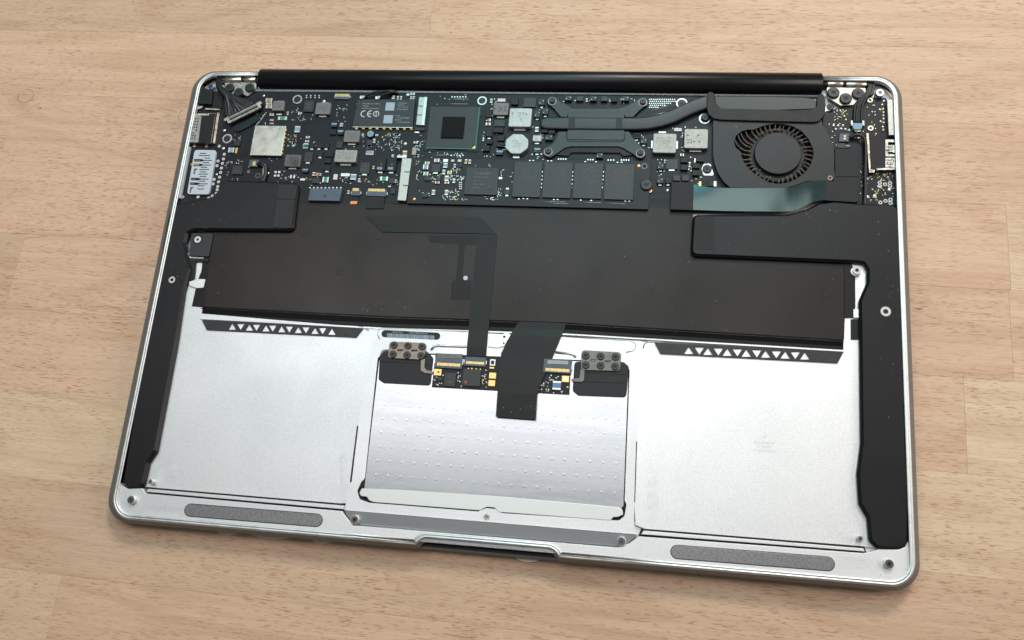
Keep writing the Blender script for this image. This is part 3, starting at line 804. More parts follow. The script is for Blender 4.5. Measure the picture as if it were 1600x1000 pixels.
zif(z2, 213, 372, 140, 54, 362, 140, 26, 'flex_connector', z=.7)
part('flex_tail', board, lambda m: (m.prism(ZP(b2, [(795, 585), (865, 585), (850, 668), (780, 668)], BT + .3), BT, BT + .3, 'flex'),
     m.prism(ZP(b2, [(788, 642), (852, 642), (846, 668), (780, 668)], BT + .32), BT, BT + .32, 'orange'), m.box(*P(*b2(828, 585), BT + .5), 2.1, .6, BT, BT + .5, 'gold')))
# solid-state drive and wifi connectors
def slot(zm, quad, name, cuts, bright):
    z = BT + 2.0
    def fn(m):
        pts = ccw(ZP(zm, quad, z)); m.prism(pts, BT, z, 'steel_dull', .12)
        q = ZP(zm, quad, z)
        (x0, y0), (x1, y1), (x2, y2), (x3, y3) = q
        if bright:
            m.prism([(x0 + (x1 - x0) * .66, y0), (x1, y1), (x2, y2), (x3 + (x2 - x3) * .66, y3)], z, z + .12, 'steel', .04)
        for c, wd, t in cuts:
            a = (x0 + (x3 - x0) * c, y0 + (y3 - y0) * c); w = (x1 - x0) * wd
            m.box(a[0] + (w / 2 if t else (x1 - x0) - w / 2), a[1], w, .5 if wd > .4 else .8, z - .02, z + .015, 'print_dark')
    part(name, board, fn)
slot(z2, [(952, 378), (1032, 380), (1003, 652), (922, 646)], 'card_socket', [(.33, .6, True), (.65, .62, True)], True)
slot(b2, [(1282, 226), (1374, 232), (1318, 638), (1236, 634)], 'drive_socket', [(.33, .62, False), (.65, .6, False)], False)
part('socket_clip', board, lambda m: (m.box(*P(*z2(960, 680), BT + .8), 4.6, 2.2, BT, BT + .9, 'ic', .1), m.box(*P(*z2(932, 718), BT + .5), 2.2, .8, BT, BT + .5, 'nickel', .1)))
part('socket_clip', board, lambda m: m.box(*P(*b2(1285, 225), BT + .9), 4.6, 1.2, BT, BT + 2.1, 'steel', .1))

# left edge: jack, port cans, slotted connector
port = part('port_can', board, lambda m: (m.prism(ZP(z1, [(262, 540), (472, 532), (430, 822), (212, 812)], BT + 2.2), BT, BT + 2.2, 'steel_dull', .1),
      m.prism(ZP(z1, [(340, 546), (470, 536), (428, 820), (306, 818)], BT + 2.25), BT + 2.1, BT + 2.28, 'tape'),
      m.prism(ZP(z1, [(488, 530), (508, 532), (465, 826), (445, 820)], BT + 1.6), BT, BT + 1.6, 'nickel', .05)))
def perf(m):
    for i in range(9):
        for j in range(3):
            if random.random() < .75:
                u, v = P(*z1(262 + j * 24 - i * 4.6, 562 + i * 27), BT + 2.2); m.box(u, v, .75, .85, BT + 2.19, BT + 2.23, 'print_dark', 0, .1)
part('port_slots', board, perf)
part('audio_jack', board, lambda m: (m.prism(fillet(ZP(z1, [(300, 300), (350, 268), (380, 300), (442, 308), (430, 450), (288, 440)], BT + 2.0), .5, 2), BT, BT + 2.0, 'ic_black', .15),
      m.prism(ZP(z1, [(450, 320), (545, 330), (530, 488), (430, 480)], BT + .5), BT, BT + .5, 'tape')))
part('jack_clip', board, lambda m: (m.prism(ZP(z1, [(372, 486), (512, 492), (510, 506), (370, 498)], BT + .8), BT, BT + .8, 'nickel', .04), m.prism(ZP(z1, [(268, 482), (345, 460), (350, 478), (290, 502)], BT + .8), BT, BT + .8, 'steel', .04), m.prism(ZP(z1, [(262, 538), (410, 540), (408, 556), (258, 556)], BT + 2.3), BT + 2.1, BT + 2.32, 'nickel')))
part('edge_bar', case, lambda m: m.prism(ZP(b1, [(310, 52), (352, 55), (256, 550), (206, 550)], -1.6), -4.2, -1.6, 'conn_white', .1))
def slotted(m):
    z = BT + 1.2
    out = fillet(ZP(gz, [(255, 96), (612, 102), (490, 828), (128, 822)], z), 1.5, 4)
    bars = [(392, 155, 105), (415, 190, 190), (462, 231, 92), (438, 306, 108), (408, 383, 105), (410, 419, 160), (390, 459, 105), (395, 496, 160), (388, 536, 112), (375, 612, 112), (360, 688, 112), (352, 740, 112)]
    holes = [ZP(gz, [(x - w / 2, y - 8), (x + w / 2, y - 8), (x + w / 2 - 2, y + 8), (x - w / 2 - 2, y + 8)], z) for x, y, w in bars]
    for x, y in ((246, 405), (182, 708)):
        holes.append(ZP(gz, [(x, y), (x + 54, y), (x + 52, y + 18), (x + 26, y + 18), (x + 8, y + 95), (x - 18, y + 95)], z))
    for y, x0, x1 in ((270, 242, 540), (346, 230, 525), (578, 190, 485), (655, 177, 470)):
        holes.append(ZP(gz, [(x0, y - 24), (x0 + 125, y - 24), (x0 + 165, y - 8), (x1, y - 8), (x1 - 2, y + 8), (x0 + 160, y + 8), (x0 + 118, y + 20), (x0 - 6, y + 20)], z))
    m.holed(out, holes, BT, z, 'conn_white')
    u, v = P(*gz(265, 340), BT + .5); m.box(u, v, 4.2, .9, BT, BT + .9, 'yellow')
    for y, x in ((268, 300), (575, 220), (655, 205)):
        u, v = P(*gz(x, y), BT + .5); m.box(u, v, 3.0, .8, BT, BT + .6, 'gunmetal')
part('slotted_connector', board, slotted)

# rings, pads and solder points
def solder_rings(m):
    for x, y in [(620, 195), (610, 240), (680, 130), (672, 175), (662, 218), (653, 262), (645, 305), (635, 350), (583, 372), (625, 395), (572, 415), (617, 440), (612, 470), (603, 505), (565, 530), (530, 552), (632, 52), (392, 48), (510, 50), (428, 540), (282, 540)]:
        u, v = P(*b1(x, y), BT); m.ring(u, v, .28, .72, BT - .05, BT + .1, 'white' if x > 520 else 'nickel', 14); m.cyl(u, v, .3, BT - .05, BT + .05, 'gunmetal', 10)
    for zm, x, y, r in ((b1, 605, 322, .6), (b1, 668, 73, .8), (b1, 1340, 48, .7), (z1, 935, 367, .7), (z1, 556, 700, .75), (z1, 1220, 848, .65), (z2, 817, 828, .85), (z2, 364, 447, .8), (b5, 388, 538, .75), (b1, 1098, 312, .7), (z1, 1513, 420, .8)):
        u, v = P(*zm(x, y), BT); m.dome(u, v, r, BT, .25, 'solder', 14)
part('test_points', board, solder_rings, 'stuff')
def scatter(m, zm, x0, y0, x1, y1, n, base=BT, big=1.0, gold=0.1, skew=0.0):
    for i in range(n):
        x, y = random.uniform(x0, x1), random.uniform(y0, y1)
        u, v = P(*zm(x + skew * (y - y0), y), base)
        t = random.random(); mt = 'gold' if random.random() < gold else 'solder'
        s = random.uniform(.20, .36) * big
        if random.random() < .22: continue
        if t < .55: m.cyl(u, v, s * .75, base - .02, base + .06, mt, 8)
        elif t < .85:
            for q in (-1, 1): m.box(u + q * s * .8, v, s * .7, s, base - .02, base + .25, mt)
            m.box(u, v, s, s, base - .02, base + .22, random.choice(['ic_black', 'ceramic', 'ceramic_grey']))
        else:
            for q in (-1, 1): m.box(u, v + q * s * .8, s, s * .7, base - .02, base + .25, mt)
            m.box(u, v, s, s, base - .02, base + .22, random.choice(['ic_black', 'ceramic', 'ceramic_grey']))
def grid(m, zm, x0, y0, dx, dy, nx, ny, base=BT, s=.35, mt='solder'):
    for i in range(nx):
        for j in range(ny):
            u, v = P(*zm(x0 + dx * i, y0 + dy * j), base); m.cyl(u, v, s, base - .02, base + .06, mt, 8)
def board_points(m):
    for a in [(z1, 1335, 355, 1500, 395, 0), (z1, 1195, 470, 1300, 610, 26), (z1, 1300, 540, 1420, 610, 16), (z1, 1160, 740, 1270, 830, 14), (z1, 640, 740, 720, 860, 10), (z1, 870, 540, 960, 650, 10),
              (z2, 160, 430, 260, 640, 22), (z2, 600, 730, 790, 900, 48), (z2, 400, 740, 600, 870, 14), (z2, 900, 740, 1010, 960, 22), (z2, 1060, 355, 1460, 450, 10), (z2, 1030, 910, 1400, 960, 22), (z2, 200, 850, 340, 890, 4),
              (b1, 700, 180, 860, 220, 14), (b1, 690, 200, 725, 330, 10), (b1, 870, 250, 920, 310, 5), (b1, 1110, 170, 1220, 200, 6), (b1, 740, 360, 810, 390, 3), (b1, 1180, 310, 1420, 400, 14),
              (b2, 60, 350, 160, 450, 6), (b2, 360, 400, 520, 500, 10), (b2, 680, 400, 1000, 475, 26), (b2, 940, 60, 1100, 150, 12), (b2, 1000, 380, 1240, 500, 16), (b2, 1400, 60, 1500, 200, 16), (b2, 150, 20, 350, 120, 18), (b2, 430, 70, 460, 120, 3), (b2, 1160, 0, 1260, 160, 26),
              (z3, 60, 370, 230, 430, 10), (z3, 70, 700, 330, 960, 30), (z3, 560, 640, 680, 980, 22), (z3, 160, 440, 200, 560, 8), (z3, 590, 480, 760, 600, 8), (z3, 860, 390, 1600, 440, 26), (z3, 640, 900, 720, 980, 3),
              (z4, 0, 560, 140, 620, 3), (z4, 110, 750, 220, 900, 10), (z4, 500, 700, 560, 960, 8), (z4, 430, 660, 780, 700, 6),
              (b5, 280, 230, 370, 280, 12), (b5, 280, 340, 360, 400, 8), (b5, 580, 220, 660, 460, 14), (b5, 600, 400, 760, 480, 8)]:
        scatter(m, *a)
    grid(m, z1, 1347, 366, 41, 18, 4, 2)
    grid(m, b4, 448, 237, 23, 0, 4, 1); grid(m, b4, 730, 243, 24, 0, 3, 1); grid(m, b4, 925, 247, 26, 0, 3, 1); grid(m, b4, 1053, 247, 23, 0, 4, 1)
    for i in range(13):
        for j in range(5):
            x, y = 215 + i * 20, 402 + j * 19
            if y - 400 < 105 - i * 6 or j < 2: grid(m, z4, x + (j % 2) * 6, y, 0, 0, 1, 1, s=.27)
    for i in range(8): grid(m, z4, 322 + i * 21 + i * i * .4, 545 - i * 6, 0, 0, 1, 1, s=.33)
    grid(m, z2, 1270, 378, 26, 0, 6, 1); grid(m, z2, 1262, 940, 28, 0, 5, 1)
    for (za, pa, pb) in ((z4, (190, 525), (440, 445)), (z4, (200, 565), (470, 500)), (z2, (1168, 398), (1430, 400)), (z2, (1162, 443), (1425, 446)), (z2, (1040, 938), (1240, 936))):
        a, b = P(*za(*pa), BT), P(*za(*pb), BT); m.tube([(*a, BT), (*b, BT)], .10, 'solder', 4)
    for q in range(9):
        u, v = P(*z1(870 + q * 11, 640 - q * 12 - (q * q) * .2), BT); m.cyl(u, v, .3, BT - .02, BT + .06, 'solder', 8)
    for x, y in ((1070, 500), (95, 775), (92, 795)): grid(m, z3, x, y, 0, 0, 1, 1)
part('solder_points', board, board_points, 'stuff')
def traces(m):       # long faint copper runs under the solder mask
    for zm, a, b in ((z1, (1290, 630), (1580, 640)), (z1, (1380, 720), (1560, 600)), (z1, (1400, 740), (1590, 615)), (b2, (880, 240), (1000, 245)), (b5, (220, 630), (405, 630)), (b5, (220, 645), (405, 645)), (b5, (220, 663), (405, 663)), (b5, (240, 565), (410, 565)), (b4, (560, 235), (690, 240))):
        p, q = P(*zm(*a), BT), P(*zm(*b), BT); m.tube([(*p, BT - .03), (*q, BT - .03)], .09, 'pcb', 4)
part('copper_traces', board, traces, 'stuff')

# ------------------------------------------------------------------ wifi card
WT = -1.7
wifi = part('wireless_card', laptop, lambda m: m.prism(ZP(z2, [(365, 400), (912, 405), (890, 668), (313, 662)], WT), WT - .8, WT, 'ic', .05))
def wifi_print(m):
    e = WT + .012
    def tx(s, x, y, size, mt='print_white', sx=1.0):
        m.text(s, *P(*z2(x, y), e), e, size, mt, 0.0, sx)
    tx('Assembled in China', 492, 443, 1.05, 'ceramic_grey', .98); tx('Model:', 440, 466, 1.05, 'ceramic_grey'); tx('BCM943224PCIEBT2', 488, 490, 1.0, 'ceramic_grey', .98)
    tx('Build Name:', 795, 438, .85, 'print_blue', 1.0); tx('007-0001', 780, 458, .85, 'print_blue'); tx('S/N: 1191177', 800, 478, .8, 'print_blue', 1.1); tx('001021430087', 790, 499, .8, 'print_blue', 1.1)
    tx('BT ID', 748, 560, .85, 'print_blue'); tx('7C11BE-E04B83C', 800, 580, .8, 'print_blue', 1.05); tx('MAC ID', 750, 600, .85, 'print_blue'); tx('7C11BE-E04B82B', 800, 622, .8, 'print_blue', 1.05)
    for x, y in ((674, 470), (655, 592)):
        m.box(*P(*z2(x, y), e), 4.3, 4.2, e - .03, e, 'print_blue')
    # the CE mark: two open arcs, the bar of the E, and the circled exclamation mark
    def arc(x, y, r, a0, a1):
        u, v = P(*z2(x, y), e)
        o = [(u + r * math.cos(math.radians(a0 + (a1 - a0) * i / 14)), v + r * math.sin(math.radians(a0 + (a1 - a0) * i / 14))) for i in range(15)]
        i_ = [(u + r * .78 * math.cos(math.radians(a0 + (a1 - a0) * i / 14)), v + r * .78 * math.sin(math.radians(a0 + (a1 - a0) * i / 14))) for i in range(15)]
        m.prism(o + i_[::-1], e - .03, e, 'print_white')
    arc(425, 540, 1.72, 80, 280); arc(488, 540, 1.72, 80, 280)
    m.box(*P(*z2(478, 540), e), 1.5, .34, e - .03, e + .001, 'print_white')
    arc(540, 540, 1.45, 0, 180); arc(540, 540, 1.45, 180, 360)
    m.box(*P(*z2(540, 534), e), .32, 1.1, e - .03, e, 'print_white'); m.box(*P(*z2(540, 552), e), .32, .32, e - .03, e, 'print_white')
part('print', wifi, wifi_print)
for i in range(9):
    part('edge_pad', wifi, lambda m: m.dome(*P(*z2(345 + i * 66, 676 + i * .8), WT - .4), .85, WT - .9, .5, 'gold' if i % 3 else 'solder', 12))
part('edge_trim', wifi, lambda m: m.prism(ZP(z2, [(318, 660), (892, 666), (890, 674), (316, 668)], WT - .1), WT - .8, WT - .1, 'nickel'))
for x, y in ((412, 377), (560, 382)):
    part('antenna_plug', wifi, lambda m: (m.cyl(*P(*z2(x - 12, y + 6), -1.2), 1.0, WT - 1.2, -1.0, 'nickel', 14, .15), m.box(*P(*z2(x + 8, y - 4), -1.2), 2.6, 1.3, WT - .8, -1.2, 'steel', .2, .5)))
def wire(parent, zm, pts, r, name, mt='wire'):
    path = [(*P(*zm(x, y), z), z) for x, y, z in pts]
    # smooth the path
    out = []
    for i in range(len(path) - 1):
        p0, p1, p2, p3 = [Vector(path[max(0, min(len(path) - 1, i + q))]) for q in (-1, 0, 1, 2)]
        for k in range(5):
            t = k / 5
            out.append(.5 * ((2 * p1) + (-p0 + p2) * t + (2 * p0 - 5 * p1 + 4 * p2 - p3) * t * t + (-p0 + 3 * p1 - 3 * p2 + p3) * t ** 3))
    out.append(Vector(path[-1]))
    return part(name, parent, lambda m: m.tube([tuple(q) for q in out], r, mt, 8))
wire(wifi, z2, [(430, 372, -1.2), (520, 335, -.9), (630, 322, -1.0), (745, 335, -2.6)], .55, 'antenna_wire')
wire(wifi, z2, [(580, 376, -1.2), (630, 352, -.9), (690, 330, -1.0), (752, 345, -2.6)], .55, 'antenna_wire')
wire(wifi, z2, [(520, 345, -1.2), (600, 328, -.8), (680, 318, -.9), (735, 325, -2.4)], .5, 'antenna_wire')

# ------------------------------------------------------------------ solid-state drive
ST = -1.5
ssd = part('solid_state_drive', laptop, lambda m: m.prism(PP([(643, 247), (1017, 252.5), (1013, 327), (636, 317.5)], ST), ST - .8, ST, 'ssd_pcb', .06))
def quad_chip(zm, quad, text, name='memory_chip', h=.85):
    z = ST + h
    q = ZP(zm, quad, z); u, v = [sum(p[i] for p in q) / 4 for i in (0, 1)]
    w = (q[1][0] - q[0][0] + q[2][0] - q[3][0]) / 2; hh = (q[0][1] - q[3][1] + q[1][1] - q[2][1]) / 2
    def fn(m):
        m.box(u, v, w, hh, ST, z, 'ic', .06)
        if text:
            m.text('TOSHIBA', u, v + hh * .29, z + .01, 1.75, 'print_grey', 0, 1.15)
            for r, (s, x) in enumerate((('T6UG1XBG', -.4), ('2123', -1.9), ('AE1 1084', -1.2), ('JAPAN', -2.0))):
                m.text(s, u + x, v + hh * (.14 - r * .13), z + .01, 1.2, 'print_grey', 0, 1.1)
            m.cyl(u + w * .3, v - hh * .3, .45, z - .01, z + .012, 'ic_black', 12)
        else:
            m.scribble(u + w * .05, v + hh * .12, hh * .45, w * .55, z + .008, 8, 'print_grey', -math.pi / 2, .45)
    part(name, ssd, fn)
quad_chip(b3, [(797, 257), (1105, 262), (1086, 520), (767, 514)], True, 'controller_chip')
quad_chip(b4, [(28, 262), (296, 266), (266, 604), (0, 598)], False)
quad_chip(b4, [(316, 267), (586, 273), (560, 611), (288, 606)], False)
quad_chip(b4, [(606, 275), (878, 281), (856, 618), (582, 612)], False)
quad_chip(b4, [(900, 282), (1176, 288), (1166, 630), (882, 622)], False)
many(ssd, b3, [
    (508, 188, 48, 34, 'capg'), (592, 190, 46, 30, 'wht', dict(mt='solder')), (415, 212, 44, 26, 'capg'), (400, 250, 50, 46, 'blue'), (500, 260, 82, 76, 'chip', dict(feet='b')), (590, 236, 40, 46, 'blue'),
    (660, 190, 30, 20, 'wht'), (726, 190, 34, 24, 'wht'), (680, 240, 24, 34, 'blue', dict(mt='blue_chip')), (735, 236, 28, 30, 'chip'), (788, 198, 24, 40, 'capw'), (824, 200, 24, 40, 'capw'), (575, 300, 28, 44, 'capg'), (630, 305, 40, 34, 'capg', dict(mt='yellow')), (402, 315, 46, 36, 'capg'),
    (415, 360, 52, 44, 'chip'), (602, 360, 40, 50, 'capg'), (525, 370, 38, 40, 'chip'), (512, 400, 44, 22, 'capw'), (605, 402, 40, 24, 'capw'), (475, 495, 32, 48, 'capg'), (600, 497, 32, 50, 'capg'), (395, 520, 48, 42, 'chip'), (672, 385, 26, 40, 'capg'), (1120, 358, 34, 22, 'wht', dict(mt='solder')), (1183, 490, 58, 50, 'chip', dict(feet='tb')),
    (735, 400, 26, 14, 'capg'), (735, 420, 26, 14, 'capg'), (735, 440, 26, 14, 'capg'), (735, 460, 26, 14, 'capg'),
], base=ST)
def ssd_points(m):
    for a in [(b3, 310, 190, 360, 390, 14), (b3, 630, 260, 770, 380, 44), (b3, 545, 530, 800, 575, 26), (b3, 620, 470, 745, 540, 20), (b3, 340, 470, 450, 560, 12), (b3, 1120, 280, 1150, 340, 6), (b3, 1090, 460, 1130, 540, 12), (b3, 960, 530, 1100, 570, 12), (b3, 450, 180, 560, 210, 6), (b3, 440, 310, 560, 410, 14), (b3, 1215, 280, 1240, 400, 5), (b3, 880, 232, 1030, 248, 4)]:
        scatter(m, *a, base=ST, gold=.25)
    for x in (293, 585, 880):
        for y in (360, 400, 435, 475, 510):
            u, v = P(*b4(x - (y - 360) * .07, y), ST + .3); m.box(u, v, .35, .6, ST, ST + .3, random.choice(['solder', 'ceramic_grey', 'solder']))
    for x, y in ((172, 250), (205, 250), (345, 254), (378, 254), (705, 262), (808, 264), (1015, 268), (1055, 268), (65, 620), (110, 617), (147, 619), (403, 626), (438, 626), (662, 632), (762, 635), (1090, 640), (1128, 641)):
        u, v = P(*b4(x, y), ST + .25); m.box(u, v, .75, .4, ST, ST + .25, 'solder')
    for x, y in ((288, 560),): m.dome(*P(*b3(x, y), ST), .7, ST, .15, 'copper', 14)
    m.dome(*P(*b4(1218, 302), ST), .75, ST, .15, 'copper', 14); m.cyl(*P(*b4(1273, 305), ST), 1.0, ST - .1, ST + .015, 'hole', 16); m.ring(*P(*b4(1273, 305), ST), 1.0, 1.25, ST, ST + .03, 'gunmetal')
    for a, b in (((230, 645), (520, 650)), ((320, 660), (540, 668)), ((640, 650), (860, 655)), ((880, 658), (1090, 668))):
        p, q = P(*b4(*a), ST), P(*b4(*b), ST); m.tube([(*p, ST - .03), (*q, ST - .03)], .1, 'solder', 4)
part('solder_points', ssd, ssd_points, 'stuff')
part('screw', ssd, lambda m: screw(m, *P(*b4(1293, 480), ST + 1.0), 2.55, ST, ST + .9))
part('spacer', ssd, lambda m: m.cyl(*P(*b4(1325, 540), BT + .6), 1.0, BT, ST - .8, 'copper', 12))

# ------------------------------------------------------------------ heat sink
HT = -1.6
def sink(m):
    up = [(160, 95), (205, 92), (252, 120), (300, 165), (370, 190), (430, 235), (480, 248), (1040, 248), (1100, 235), (1180, 200), (1250, 165), (1330, 110), (1390, 110), (1435, 150), (1430, 190), (1330, 265), (1240, 358), (1145, 358), (1120, 310), (1080, 300), (440, 300), (400, 320), (380, 358), (300, 352), (225, 260), (140, 180), (138, 130)]
    m.prism(fillet(ZP(hz, up, HT), .5, 2), BT + .7, HT, 'heat', .1)
    lo = [(270, 545), (1190, 545), (1235, 620), (1330, 720), (1395, 790), (1400, 850), (1370, 895), (1300, 890), (1262, 850), (1180, 800), (1120, 762), (1050, 740), (430, 740), (350, 760), (280, 810), (210, 860), (160, 885), (95, 865), (75, 810), (100, 760), (180, 715), (240, 650)]
    m.prism(fillet(ZP(hz, lo, HT), .6, 2), BT + .7, HT, 'heat', .1)
    m.prism(fillet(ZP(hz, [(250, 800), (330, 745), (1130, 745), (1240, 830), (1230, 850), (1120, 865), (1070, 820), (440, 815), (400, 862), (260, 850)], BT + .9), .5, 2), BT, BT + .8, 'heat_worn', .05)
    m.prism(ZP(hz, [(370, 190), (470, 205), (1040, 210), (1150, 190), (1150, 260), (400, 260)], BT + .6), BT, BT + .6, 'heat_worn')
sink_o = part('heat_sink', laptop, sink)
part('cold_plate', sink_o, lambda m: m.prism(fillet(ZP(hz, [(395, 300), (1130, 300), (1130, 660), (390, 655)], HT), .9, 4), BT + .5, HT + .25, 'heat', .12))
part('plate_groove', sink_o, lambda m: m.tube([(*P(*hz(x, y), HT + .02), HT + .01) for x, y in ((375, 560), (378, 640), (400, 668), (440, 676), (1080, 680), (1120, 670), (1138, 640), (1140, 570))], .14, 'ic_black', 6))
for x, y in ((190, 135), (1370, 150), (137, 793), (1338, 812)):
    part('spring_screw', sink_o, lambda m: (m.cyl(*P(*hz(x, y + 22), HT - .4), 2.3, BT, HT + .1, 'gunmetal', 24, .3), screw(m, *P(*hz(x, y), HT + .9), 1.45, HT, HT + .9)))
PT = -0.75
def pipe(m):
    c = [hz(30, 435), hz(60, 430), hz(120, 430), hz(400, 433), hz(900, 440), hz(1280, 440), z4(200, 625), z4(320, 600), z4(440, 560), z4(560, 500), z4(680, 450), z4(780, 420), z4(840, 410)]
    w = [1.4, 2.3, 2.95, 3.0, 3.0, 3.0, 3.05, 3.1, 3.15, 3.2, 3.2, 3.2, 3.2]
    pts = [Vector(P(*p, PT)) for p in c]; rr = []
    for i, p in enumerate(pts):
        d = (pts[min(i + 1, len(pts) - 1)] - pts[max(0, i - 1)]).normalized(); n_ = Vector((-d.y, d.x))
        ring = []
        for k in range(16):
            a = 2 * math.pi * k / 16
            ca, sa = math.cos(a), math.sin(a)
            e = lambda q: math.copysign(abs(q) ** .45, q)
            q = p + n_ * w[i] * e(ca); ring.append((q.x, q.y, PT - .75 + .75 * e(sa)))
        rr.append(ring)
    m.rings(rr, 'heat', True)
part('heat_pipe', sink_o, pipe)
for x in (445, 1062):
    part('pipe_crimp', sink_o, lambda m: m.prism(ZP(hz, [(x - 42, 366), (x + 42, 366), (x + 40, 508), (x - 42, 508)], PT + .02), PT - .3, PT + .02, 'ic_black', .02))
def frame_fin(m):
    z = 0.0
    m.prism(fillet(ZP(z4, [(768, 340), (800, 325), (838, 340), (850, 430), (900, 488), (1200, 495), (1600, 505)], z) + ZP(z5, [(440, 492), (468, 470), (472, 380), (490, 348), (530, 345), (548, 380), (556, 460), (548, 545), (490, 612), (440, 622)], z) + ZP(z4, [(1400, 612), (900, 598), (830, 585), (780, 545), (765, 480)], z), [.6] * 22, 2), -2.6, z, 'heat_worn', .25)
part('fin_frame', sink_o, frame_fin)
part('fin_stack', sink_o, lambda m: m.prism(ZP(z4, [(842, 372), (1400, 376)], -1.2) + ZP(z5, [(360, 385), (440, 400), (465, 420), (462, 490)], -1.2) + ZP(z4, [(1400, 505), (880, 498), (850, 440)], -1.2), -4.0, -1.2, 'heat', .1))

# ------------------------------------------------------------------ fan
FT = -0.9
fan_out = [(105, 30), (1310, 60), (1360, 130), (1420, 230), (1470, 340), (1482, 470), (1478, 600), (1490, 700), (1450, 742), (1380, 745), (1180, 745), (1020, 800), (900, 832), (300, 822), (230, 760), (160, 660), (118, 540), (103, 440)]
fan_hole = [(410, 405), (360, 370), (340, 300), (365, 230), (430, 180), (500, 162), (560, 165), (620, 140), (700, 112), (800, 98), (900, 100), (1010, 125), (1110, 180), (1190, 270), (1240, 380), (1245, 460), (1215, 560), (1150, 650), (1060, 720), (960, 765), (850, 783), (740, 765), (640, 710), (540, 640), (470, 560), (430, 480)]
fan_o = part('fan', laptop, lambda m: (m.holed(fillet(ZP(fz, fan_out, FT), .8, 3), [fillet(ZP(fz, fan_hole, FT), .6, 2)], FT - .5, FT, 'fan'),
        m.prism(offset_poly(ccw(ZP(fz, fan_out, FT)), .0), -4.3, -3.9, 'hole')))
def fan_wall(m):
    o = ccw(ZP(fz, fan_out, FT)); i_ = offset_poly(o, .6)
    m.rings([[(x, y, -4.2) for x, y in o], [(x, y, FT - .5) for x, y in o], [(x, y, FT - .5) for x, y in i_], [(x, y, -4.2) for x, y in i_]], 'heat_worn', False, False, False)
part('housing_wall', fan_o, fan_wall)
hub_c = P(*fz(840, 430), FT); hub_r = P(*fz(1112, 430), FT)[0] - hub_c[0]
part('hub', fan_o, lambda m: m.cyl(*hub_c, hub_r, -4.0, FT + .05, 'fan', 48, .35))
part('impeller_ring', fan_o, lambda m: m.ring(*hub_c, hub_r - .3, hub_r + 2.6, -3.8, FT - 1.7, 'ic_black', 48))
r_out = P(*fz(1245, 430), FT - 1)[0] - P(*fz(840, 430), FT - 1)[0]
NB = 41
for i in range(NB):
    a = 2 * math.pi * i / NB + random.uniform(-.025, .025)
    def blade(m):
        pts = []
        for k in range(5):
            t = k / 4; r = hub_r + 1.8 + (r_out + 5.0 - hub_r - 1.8) * t; b = a - .30 * t * t
            pts.append((hub_c[0] + r * math.cos(b), hub_c[1] + r * math.sin(b)))
        left, right = [], []
        for k in range(5):
            d = Vector(pts[min(k + 1, 4)]) - Vector(pts[max(k - 1, 0)]); d.normalize()
            w = .24; left.append((pts[k][0] - d.y * w, pts[k][1] + d.x * w)); right.append((pts[k][0] + d.y * w, pts[k][1] - d.x * w))
        kk = random.uniform(-.05, .05)
        m.prism(left[:3] + right[:3][::-1], -3.6, FT - .62 + kk, 'fan_dust'); m.prism(left[2:] + right[2:][::-1], -3.6, FT - .66 + kk, 'fan')
        q = pts[0]; m.dome(q[0], q[1], random.uniform(.3, .95), FT - 1.15, random.uniform(.2, .6), 'fan_dust', 7)
    part('blade', fan_o, blade)
part('screw', fan_o, lambda m: (m.ring(*P(*b6(597, 420), FT), .55, 1.1, FT - .4, FT + .15, 'gunmetal', 18), m.cyl(*P(*b6(597, 420), FT), .6, FT - .3, FT + .05, 'ic_black', 12)))
# flex from the main board across the fan to the input/output board
def fan_flex(m):
    top = [(b5, 640, 478), (b5, 760, 505), (b5, 900, 514), (b5, 1100, 516), (b5, 1300, 516), (b5, 1500, 514), (b6, 240, 500), (b6, 330, 470), (b6, 420, 448), (b6, 500, 440), (b6, 560, 440)]
    bot = [(b5, 632, 726), (b5, 760, 730), (b5, 900, 735), (b5, 1100, 738), (b5, 1300, 740), (b5, 1500, 742), (b6, 240, 735), (b6, 330, 702), (b6, 420, 655), (b6, 500, 636), (b6, 562, 632)]
    zs = [-.95, -.65, -.35, -.15, -.1, -.2, -.35, -.5, -.6, -.7, -.75]
    L = [(*P(*z(x, y), q), q) for (z, x, y), q in zip(top, zs)]; tl = [.05, .2, .5, .75, .60, .70, .55, .3, .1, .05, .05]                 # the ribbon twists as it crosses the fan, tilted to catch the softbox
    R_ = [(*P(*z(x, y), q - t), q - t) for (z, x, y), q, t in zip(bot, zs, tl)]
    def fine(a):
        a = [Vector(p) for p in a]; out = []
        for i in range(len(a) - 1):
            p0, p1, p2, p3 = a[max(0, i - 1)], a[i], a[i + 1], a[min(len(a) - 1, i + 2)]
            for k in range(8):
                t = k / 8
                out.append(tuple(.5 * (2 * p1 + (p2 - p0) * t + (2 * p0 - 5 * p1 + 4 * p2 - p3) * t * t + (3 * p1 - p0 - 3 * p2 + p3) * t ** 3)))
        return out + [tuple(a[-1])]
    L, R_ = fine(L), fine(R_)
    m.ribbon(R_, L, .15, 'flex')
    k = len(m.v)                                             # the glossy, smoothly bent face of the ribbon
    for j in range(7):
        q = j / 6
        m.v.extend((a[0] * (1 - q) + b[0] * q, a[1] * (1 - q) + b[1] * q, a[2] * (1 - q) + b[2] * q + .012 + .10 * math.sin(q * math.pi)) for a, b in zip(R_, L))
    w = len(L)
    for j in range(6):
        for i in range(w - 1): m.face((k + j * w + i, k + j * w + i + 1, k + (j + 1) * w + i + 1, k + (j + 1) * w + i), 'flex_gloss', True)
flex = part('fan_flex', laptop, fan_flex)
part('flex_end', flex, lambda m: m.prism(ZP(b5, [(428, 456), (642, 458), (636, 728), (415, 722)], -.95), BT, -.93, 'tape', .1))
part('flex_tape', flex, lambda m: m.prism(ZP(b6, [(555, 440), (630, 450), (630, 640), (555, 634)], -.72), BT, -.70, 'tape', .05))
